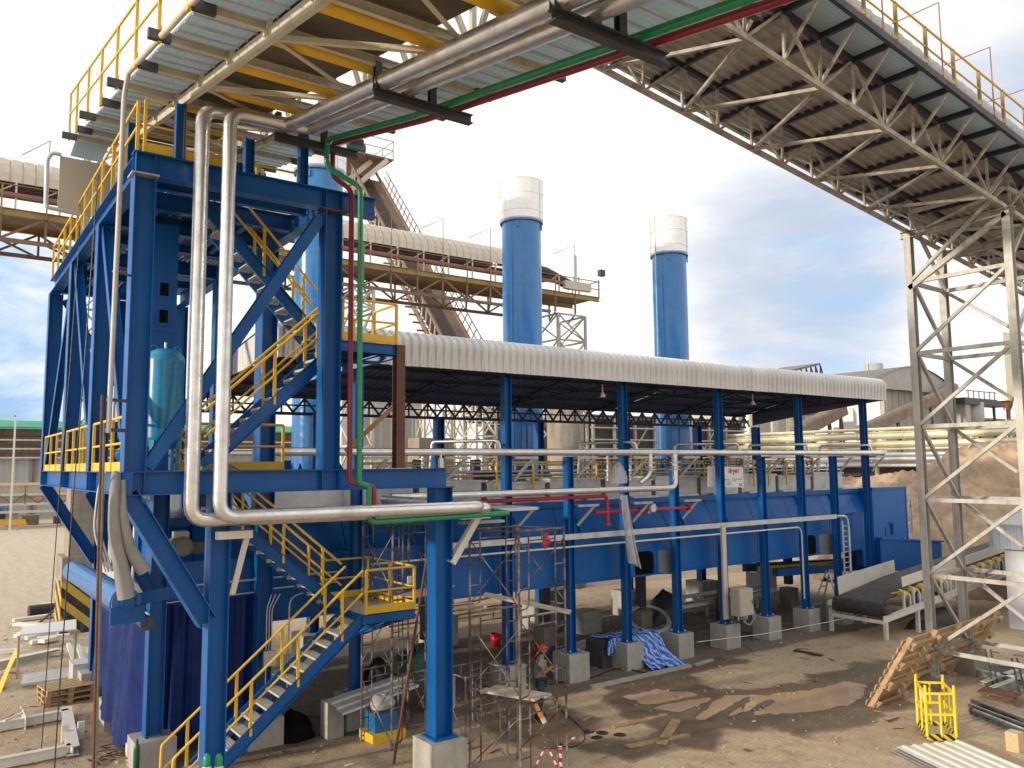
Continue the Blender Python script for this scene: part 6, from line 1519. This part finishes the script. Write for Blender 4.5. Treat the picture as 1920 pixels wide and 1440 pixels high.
for i in range(20):
    x=28.75+i*.68
    k=MB(); k.bar(CQ(x,ya+.02,-.05),CQ(x,ya+.02,.60),.07,.07,(1,0,0)); k.build('idler_post',WSTEEL,cv)
    k=MB(); k.tube([CQ(x+.4,ya,-.02),CQ(x+.4,ya,.42),CQ(x+.3,ya+.35,.55)],.035,6,.15); k.build('guard_hoop',WSTEEL,cv)
    k=MB(); k.cyl(CQ(x+.1,ya+.02,.50),CQ(x+.1,ya+.5,.36),.10,12); k.build('roller',YEL,cv)
for x in (27.45,29.6,33,37,41):
    for y in (ya,yb):
        k=MB(); k.bar((x,y,0),(x,y,cz(x)-.2),.12,.12,(1,0,0)); k.build('leg',WSTEEL,cv)
    k=MB(); k.bar((x,ya,cz(x)-.26),(x,yb,cz(x)-.26),.1,.12); k.build('cross_tie',WSTEEL,cv)
for y in (ya,yb):
    k=MB(); k.box((27.4,y-.1,.92),(27.8,y+.1,1.10)); k.build('bearing_block',WSTEEL if y==yb else DARK,cv)
lump('rolled_belt','dark rubber sheets stuffed under the white belt conveyor',(31.5,16.2,0),(1.8,.6),.55,RUBBER,'rubber sheets',21)
# stepladder
sp=thing('stepladder','aluminium a-frame stepladder standing between the right hand columns','stepladder',(29.6,19.6,0))
ap=V((29.75,19.45,1.85))
for dx,dy in ((-.35,-.75),(.35,-.75),(-.35,.75),(.35,.75)):
    k=MB(); k.bar(ap+V((dx*.4,dy*.06,0)),V((29.75+dx,19.45+dy,0)),.06,.035); k.build('side_rail',GALV,sp)
for s in (-1,1):
    for f in (.15,.35,.55,.75):
        k=MB(); q=ap.lerp(V((29.75,19.45+s*.75,0)),f); k.bar(q-V((.14+.2*f,0,0)),q+V((.14+.2*f,0,0)),.05,.03); k.build('step',GALV,sp)
k=MB(); k.box(ap+V((-.17,-.1,-.02)),ap+V((.17,.1,.03))); k.build('top_cap',GALV,sp)
# low steel frames under the dryer
for i,(x0,x1,y,z) in enumerate(((24.5,31,23.4,.75),(24.2,31,22.6,.55),(25,32,23.9,.35))):
    t=thing('trestle_bench','grey steel trestle frame under the right part of the dryer, %s one'%('upper','lower left','lowest')[i],'trestle',((x0+x1)/2,y,0))
    k=MB(); k.ch((x0,y,z),(x1,y,z),.1,.14); k.build('beam',WSTEEL if i<2 else GALV,t)
    for j in range(5):
        k=MB(); x=x0+.2+(x1-x0-.4)*j/4; k.bar((x,y,0),(x,y,z-.07),.08); k.build('leg',GALV,t)
t=thing('cable_ring','large ring of pale coiled hose leaning under the dryer','coil',(21.6,21.2,0)); k=MB(); n=28
for r_ in (.74,.80,.86): k.tube([V((21.5+r_*cos(2*pi*j/n),21.4+.75*r_*sin(2*pi*j/n),.62+.42*r_*sin(2*pi*j/n)+.1*cos(2*pi*j/n))) for j in range(n+1)],.028,8)
k.build('hose_loops',GALV,t)
for i,(x,y,sx,sz) in enumerate(((20.2,23.4,.45,.8),(20.9,26.1,.6,1.2))):
    k=MB(); k.box((x-sx,y-.4,0),(x+sx,y+.4,sz)); solo(k,'concrete_block',(CONC,CONCD)[i%2],'plain concrete block under the dryer, %s from the left'%ords[i],'block',group='concrete blocks under the dryer')
for i in range(7):
    a_=R.uniform(-.2,.2); x=14.5+i*.9; y=29+R.uniform(-1,1); k=MB(); k.bar((x,y,.15+.12*(i%3)),(x+2.6,y+a_*3,.2+.12*(i%3)),.2,.08); solo(k,'loose_board',WOOD,'pale board in the loose timber pile seen beneath the dryer','board',group='timber pile beyond the dryer')
k=MB(); k.lathe((18.3,30.5,0),[(0,1.0),(.5,1.0),(.5,.1),(0,.1)],14); solo(k,'white_drum',WSTEEL,'white drum lying in daylight beyond the dryer','drum')
# hanging plastic film
def pfn(u,v):
    q=V((17.15,18.0,5.15)); x=17.05+.55*u*(.45+.55*v)+.28*v*v; z=5.25-2.0*v-.25*v*u
    return V((x+.04*sin(u*9+v*4),18.0+.07*sin(u*15+v*6)*(.4+v),z))
curtain('plastic_film','long clear plastic film hanging from the condensate pipe over the tray',pfn,16,24,PLAST,'plastic film')
lump('plastic_film','clear plastic film wrapped round the pipe valves above the tray',(17.2,18.3,5.6),(.35,.2),.55,PLAST,'plastic film',31)
# tape line, orange case, barrier stand
k=MB(); k.tube([(19.9,17.75,.62),(23,17.6,.50),(26.5,17.4,.52),(29.5,16.9,.75)],.012,5); solo(k,'barrier_tape',WSTEEL,'thin white barrier line strung past the footings to the conveyor','tape')
q=PZ(1022,1356,0); k=MB(); k.bar(q+V((0,0,.01)),q+V((-.1,.25,.38)),.13,.05); st_=thing('orange_level','orange and white striped boundary marker leaning below the scaffold plank','marker',q)
k=MB(); k.bar(q+V((-.03,.07,.11)),q+V((-.10,.25,.40)),.13,.05); k.build('orange_part',ORANGE,st_); k=MB(); k.bar(q,q+V((-.03,.07,.11)),.13,.05); k.build('white_part',WSTEEL,st_)
bs_=thing('barrier_stand','red and white taped barrier stand at the bottom edge below the scaffold','barrier',PZ(1030,1470,0))
q=PZ(1030,1475,0)
for px,py,pt in ((1000,1445,(1022,1402)),(1050,1450,(1028,1402))):
    k=MB(); k.cyl(PZ(px,py,0),PZ(*pt,.5),.02,8); k.build('leg',REDW,bs_)
k=MB(); k.cyl(PZ(1010,1404,.5),PZ(1052,1402,.5),.012,6); k.build('cross_rod',RUST,bs_)
k=MB(); k.cyl(PZ(1052,1440,.05),PZ(1050,1400,.5),.035,10); k.build('taped_post',REDW,bs_)
def cable(pts,r,label,m=BLACKP):
    k=MB(); k.tube([PZ(x,y,.02) for x,y in pts],r,6,.3,4); solo(k,'cable',m,label,'cable')
cable([(1030,1283),(1055,1278),(1090,1268),(1080,1260),(1040,1272),(1100,1275),(1140,1258),(1170,1252),(1210,1262),(1260,1256)],.018,'black cable snaking past the footings behind the worker')
cable([(1030,1300),(1050,1330),(1075,1350),(1095,1370),(1098,1390),(1070,1402),(1050,1395)],.016,'black cable curling on the dirt right of the scaffold')
for i in range(8):
    c=PZ(R.uniform(185,235),R.uniform(1408,1438)); k=MB(); k.tube([c+V((R.uniform(-.45,.45),R.uniform(-.5,.5),.02+.02*i)) for _ in range(5)],.014,5,.25,3); solo(k,'old_cable',mat('brown_cable',(.17,.09,.06),.7) if i==0 else bpy.data.materials['brown_cable'],'brown cable in the tangled heap at the bottom left','cable',group='tangled cables at the bottom left')
c=PZ(445,1395); k=MB(); n=18
for r_ in (.20,.25,.30): k.tube([c+V((r_*cos(2*pi*j/n)+.05*r_,r_*sin(2*pi*j/n),.03+.12*r_*2*sin(j*1.7+r_*9)**2)) for j in range(n+1)],.02,6)
solo(k,'cable_coil',BLACKP,'coil of black cable on the ground beneath the lowest stair','coil')
# right corner: rebar and cages
t=thing('rebar_stack','bundle of dark steel bars lying at the right border','rebar',PZ(1880,1370))
for i in range(14):
    a_=PZ(1822+R.uniform(-6,8),1312+i*2.0+R.uniform(-3,3),.03+.05*(i%3)); b_=PZ(1985,1372+i*2.6,.03+.05*(i%3)); k=MB(); k.bar(a_,b_,.05); k.build('bar',DARK if i%4 else TSTEEL,t)
t=thing('rebar_cage','black steel cage frame standing behind the bar bundle at the right border','steel cage',PZ(1890,1310))
for px0,px1,h in ((1851,1862,1.0),(1864,1872,1.0),(1903,1912,.9),(1912,1922,.9)):
    q=PZ(px1,1288 if px0<1880 else 1299); k=MB(); k.bar(q,q+V((-.1,.1,h)),.04); k.build('bar',DARK,t)
for z in (.3,.62,.95):
    a_=PZ(1860,1288)+V((0,0,z)); b_=PZ(1922,1299)+V((0,0,z)); k=MB(); k.bar(a_,a_.lerp(b_,.3),.035); k.bar(a_.lerp(b_,.72),b_,.035); k.build('bar',DARK,t)
t=thing('steel_beams','pale steel beams piled behind the rebar at the right border','steel beams',PZ(1890,1270))
for a_,b_ in (((1845,1285),(1925,1255)),((1862,1295),(1935,1268)),((1835,1262),(1920,1278)),((1830,1250),(1925,1256))):
    k=MB(); k.ib(PZ(*a_,.12),PZ(*b_,.12),.18,.2); k.build('beam',TSTEEL if a_[0]!=1835 else GALV,t)
t=thing('rusty_plate','rusty red steel plate lying by the rear tower footing','plate',PZ(1880,1305)); k=MB(); k.slab([PZ(1832,1298,.15),PZ(1850,1286,.15),PZ(1925,1306,.15),PZ(1925,1316,.15)],(0,0,.03)); k.build('plate',RUST,t)
# left yard
def beam_px(a,b,z,w,h,m,name,label):
    k=MB(); k.ch(PZ(*a,z),PZ(*b,z),w,h); return solo(k,name,m,label,'steel beam')
fr=thing('beam_set','long white steel u-frame lying on the dirt at the bottom left','steel frame',PZ(60,1390))
for a_,b_,w_ in (((-30,1367),(128,1337),.16),((-30,1436),(132,1404),.16),((124,1332),(137,1408),.24)):
    k=MB(); k.ib(PZ(*a_,.14),PZ(*b_,.14),w_,.2); k.build('beam',WSTEEL,fr)
for a_ in ((120,1392),(150,1385)):
    q=PZ(*a_); k=MB(); k.box((q.x-.06,q.y-.05,0),(q.x+.08,q.y+.05,.38)); k.build('lug',WSTEEL,fr)
k=MB(); k.bar(PZ(8,1352,.25),PZ(46,1334,.25),.05); k.box(PZ(42,1352,0),PZ(48,1345,.3)); k.build('bracket',WSTEEL,fr)
def pallet(x,y,z,rot,label,bx=None):
    t=thing('pallet',label,'pallet',(x,y,z)); t.rotation_euler=(0,0,rot)
    for i in range(6):
        k=MB(); k.box((-.6,-.5+i*.175,.12),(.6,-.37+i*.175,.142)); o=k.build('deck_board',WOOD); o.parent=t
    for j in (-.54,0,.54):
        k=MB(); k.box((j-.06,-.5,.098),(j+.06,.5,.12)); o=k.build('stringer_board',WOOD); o.parent=t
        for q in (-.44,0,.44):
            k=MB(); k.box((j-.06,q-.06,.022),(j+.06,q+.06,.098)); o=k.build('block',WOODD); o.parent=t
    for q in (-.44,0,.44):
        k=MB(); k.box((-.6,q-.06,0),(.6,q+.06,.022)); o=k.build('bottom_board',WOODD); o.parent=t
for i,lb in enumerate(('bottom wooden pallet of the stack beside the navy curtain','middle wooden pallet of the stack beside the navy curtain','top wooden pallet of the stack beside the navy curtain')):
    pallet(3.42,25.3,.145*i,.06+.04*i,lb)
t=thing('white_plate_table','bright white sheet lying on a thin post frame in the left yard','table',PZ(90,1285))
q0,q1,q2_,q3=[PZ(x,y,1.25) for x,y in ((36,1193),(143,1182),(143,1163),(42,1177))]
k=MB(); k.slab([q0,q1,q2_,q3],(0,0,.04)); k.build('top_sheet',WHITE,t)
for q in (q0,q1): 
    k=MB(); k.bar((q.x,q.y+.05,0),(q.x,q.y+.05,1.25),.06); k.build('leg',TSTEEL,t)
k=MB(); k.slab([PZ(x,y,.12) for x,y in ((38,1287),(140,1272),(138,1252),(44,1268))],(0,0,.06)); solo(k,'grey_plate',GALV,'grey steel plate lying flat below the white sheet table','plate')
t=thing('white_machine_parts','pile of white painted machine parts behind the white sheet table','machine parts',PZ(55,1225))
for i in range(12):
    q=PZ(R.uniform(-5,105),R.uniform(1198,1232)); s=R.uniform(.15,.45); k=MB(); k.barx(q+V((0,0,.1+.1*(i%3))),q+V((R.uniform(.4,1.2),R.uniform(-.4,.4),.12+.1*(i%3))),-s*.4,s*.4,-.06,.06); k.build('part',WSTEEL,t)
k=MB(); k.ib(PZ(-20,1250,.12),PZ(110,1222,.12),.3,.24); k.build('base_beam',WSTEEL,t)
k=MB(); k.cyl(PZ(54,1146,.2),PZ(106,1140,.2),.24,14); solo(k,'black_pipe',BLACKP,'short thick black pipe lying left of the striped pillar','pipe')
for a_,b_,lb in (((25,1163),(108,1152),'cream steel channel lying in front of the black pipe'),((28,1170),(80,1172),'small cream steel channel lying nearest the white sheet table'),((78,1134),(112,1131),'white strip lying behind the black pipe')):
    k=MB(); k.bar(PZ(*a_,.1),PZ(*b_,.1),.3,.12); solo(k,'steel_channel',WSTEEL,lb,'steel beam')
k=MB(); k.bar(PZ(70,1171,.1),PY(110,1137,PZ(108,1150).y),.07); solo(k,'rusty_bar',RUST,'rusty bar propped against the striped pillar','bar')
k=MB(); P=[PZ(x,y,z) for x,y,z in ((2,1300,.02),(16,1262,.25),(33,1226,.5),(30,1214,.55),(18,1240,.3),(-4,1290,.02))]; k.slab(P,(0,.02,.01)); solo(k,'yellow_tape',YEL,'crumpled yellow warning tape at the left border','tape')
t=thing('white_brackets','pair of white steel brackets leaning by the far tower column','bracket',PZ(150,1250))
for a_,b_ in (((128,1207,0.9),(146,1262,.1)),((146,1210,.9),(158,1245,.3)),((176,1200,1.2),(146,1262,.1))):
    k=MB(); k.bar(PZ(a_[0],a_[1],a_[2]*.4),PZ(b_[0],b_[1],b_[2]),.12,.08); k.build('bracket',WSTEEL,t)
k=MB(); k.box((3.65,26.0,0),(4.3,26.8,.75)); solo(k,'small_cabinet',GALV,'small pale cabinet beside the foot of the far tower column','cabinet')
k=MB(); k.slab([PZ(x,y,.012) for x,y in ((196,1332),(215,1318),(262,1400),(240,1384))],(0,0,.06)); struct(k.build('kerb_strip',CONC))
t=thing('test_blocks','pale blocks stacked by the left concrete footing','blocks',PZ(262,1420))
for i,(x,y) in enumerate(((248,1425),(262,1435),(270,1405))):
    q=PZ(x,y); k=MB(); k.box((q.x-.12,q.y-.12,0),(q.x+.12,q.y+.12,.35+.2*i)); k.build('block',WSTEEL if i==0 else CONC,t)
# ---------------- render ----------------
scene.render.engine='CYCLES'
scene.cycles.max_bounces=6; scene.cycles.transparent_max_bounces=12; scene.cycles.caustics_reflective=False; scene.cycles.caustics_refractive=False
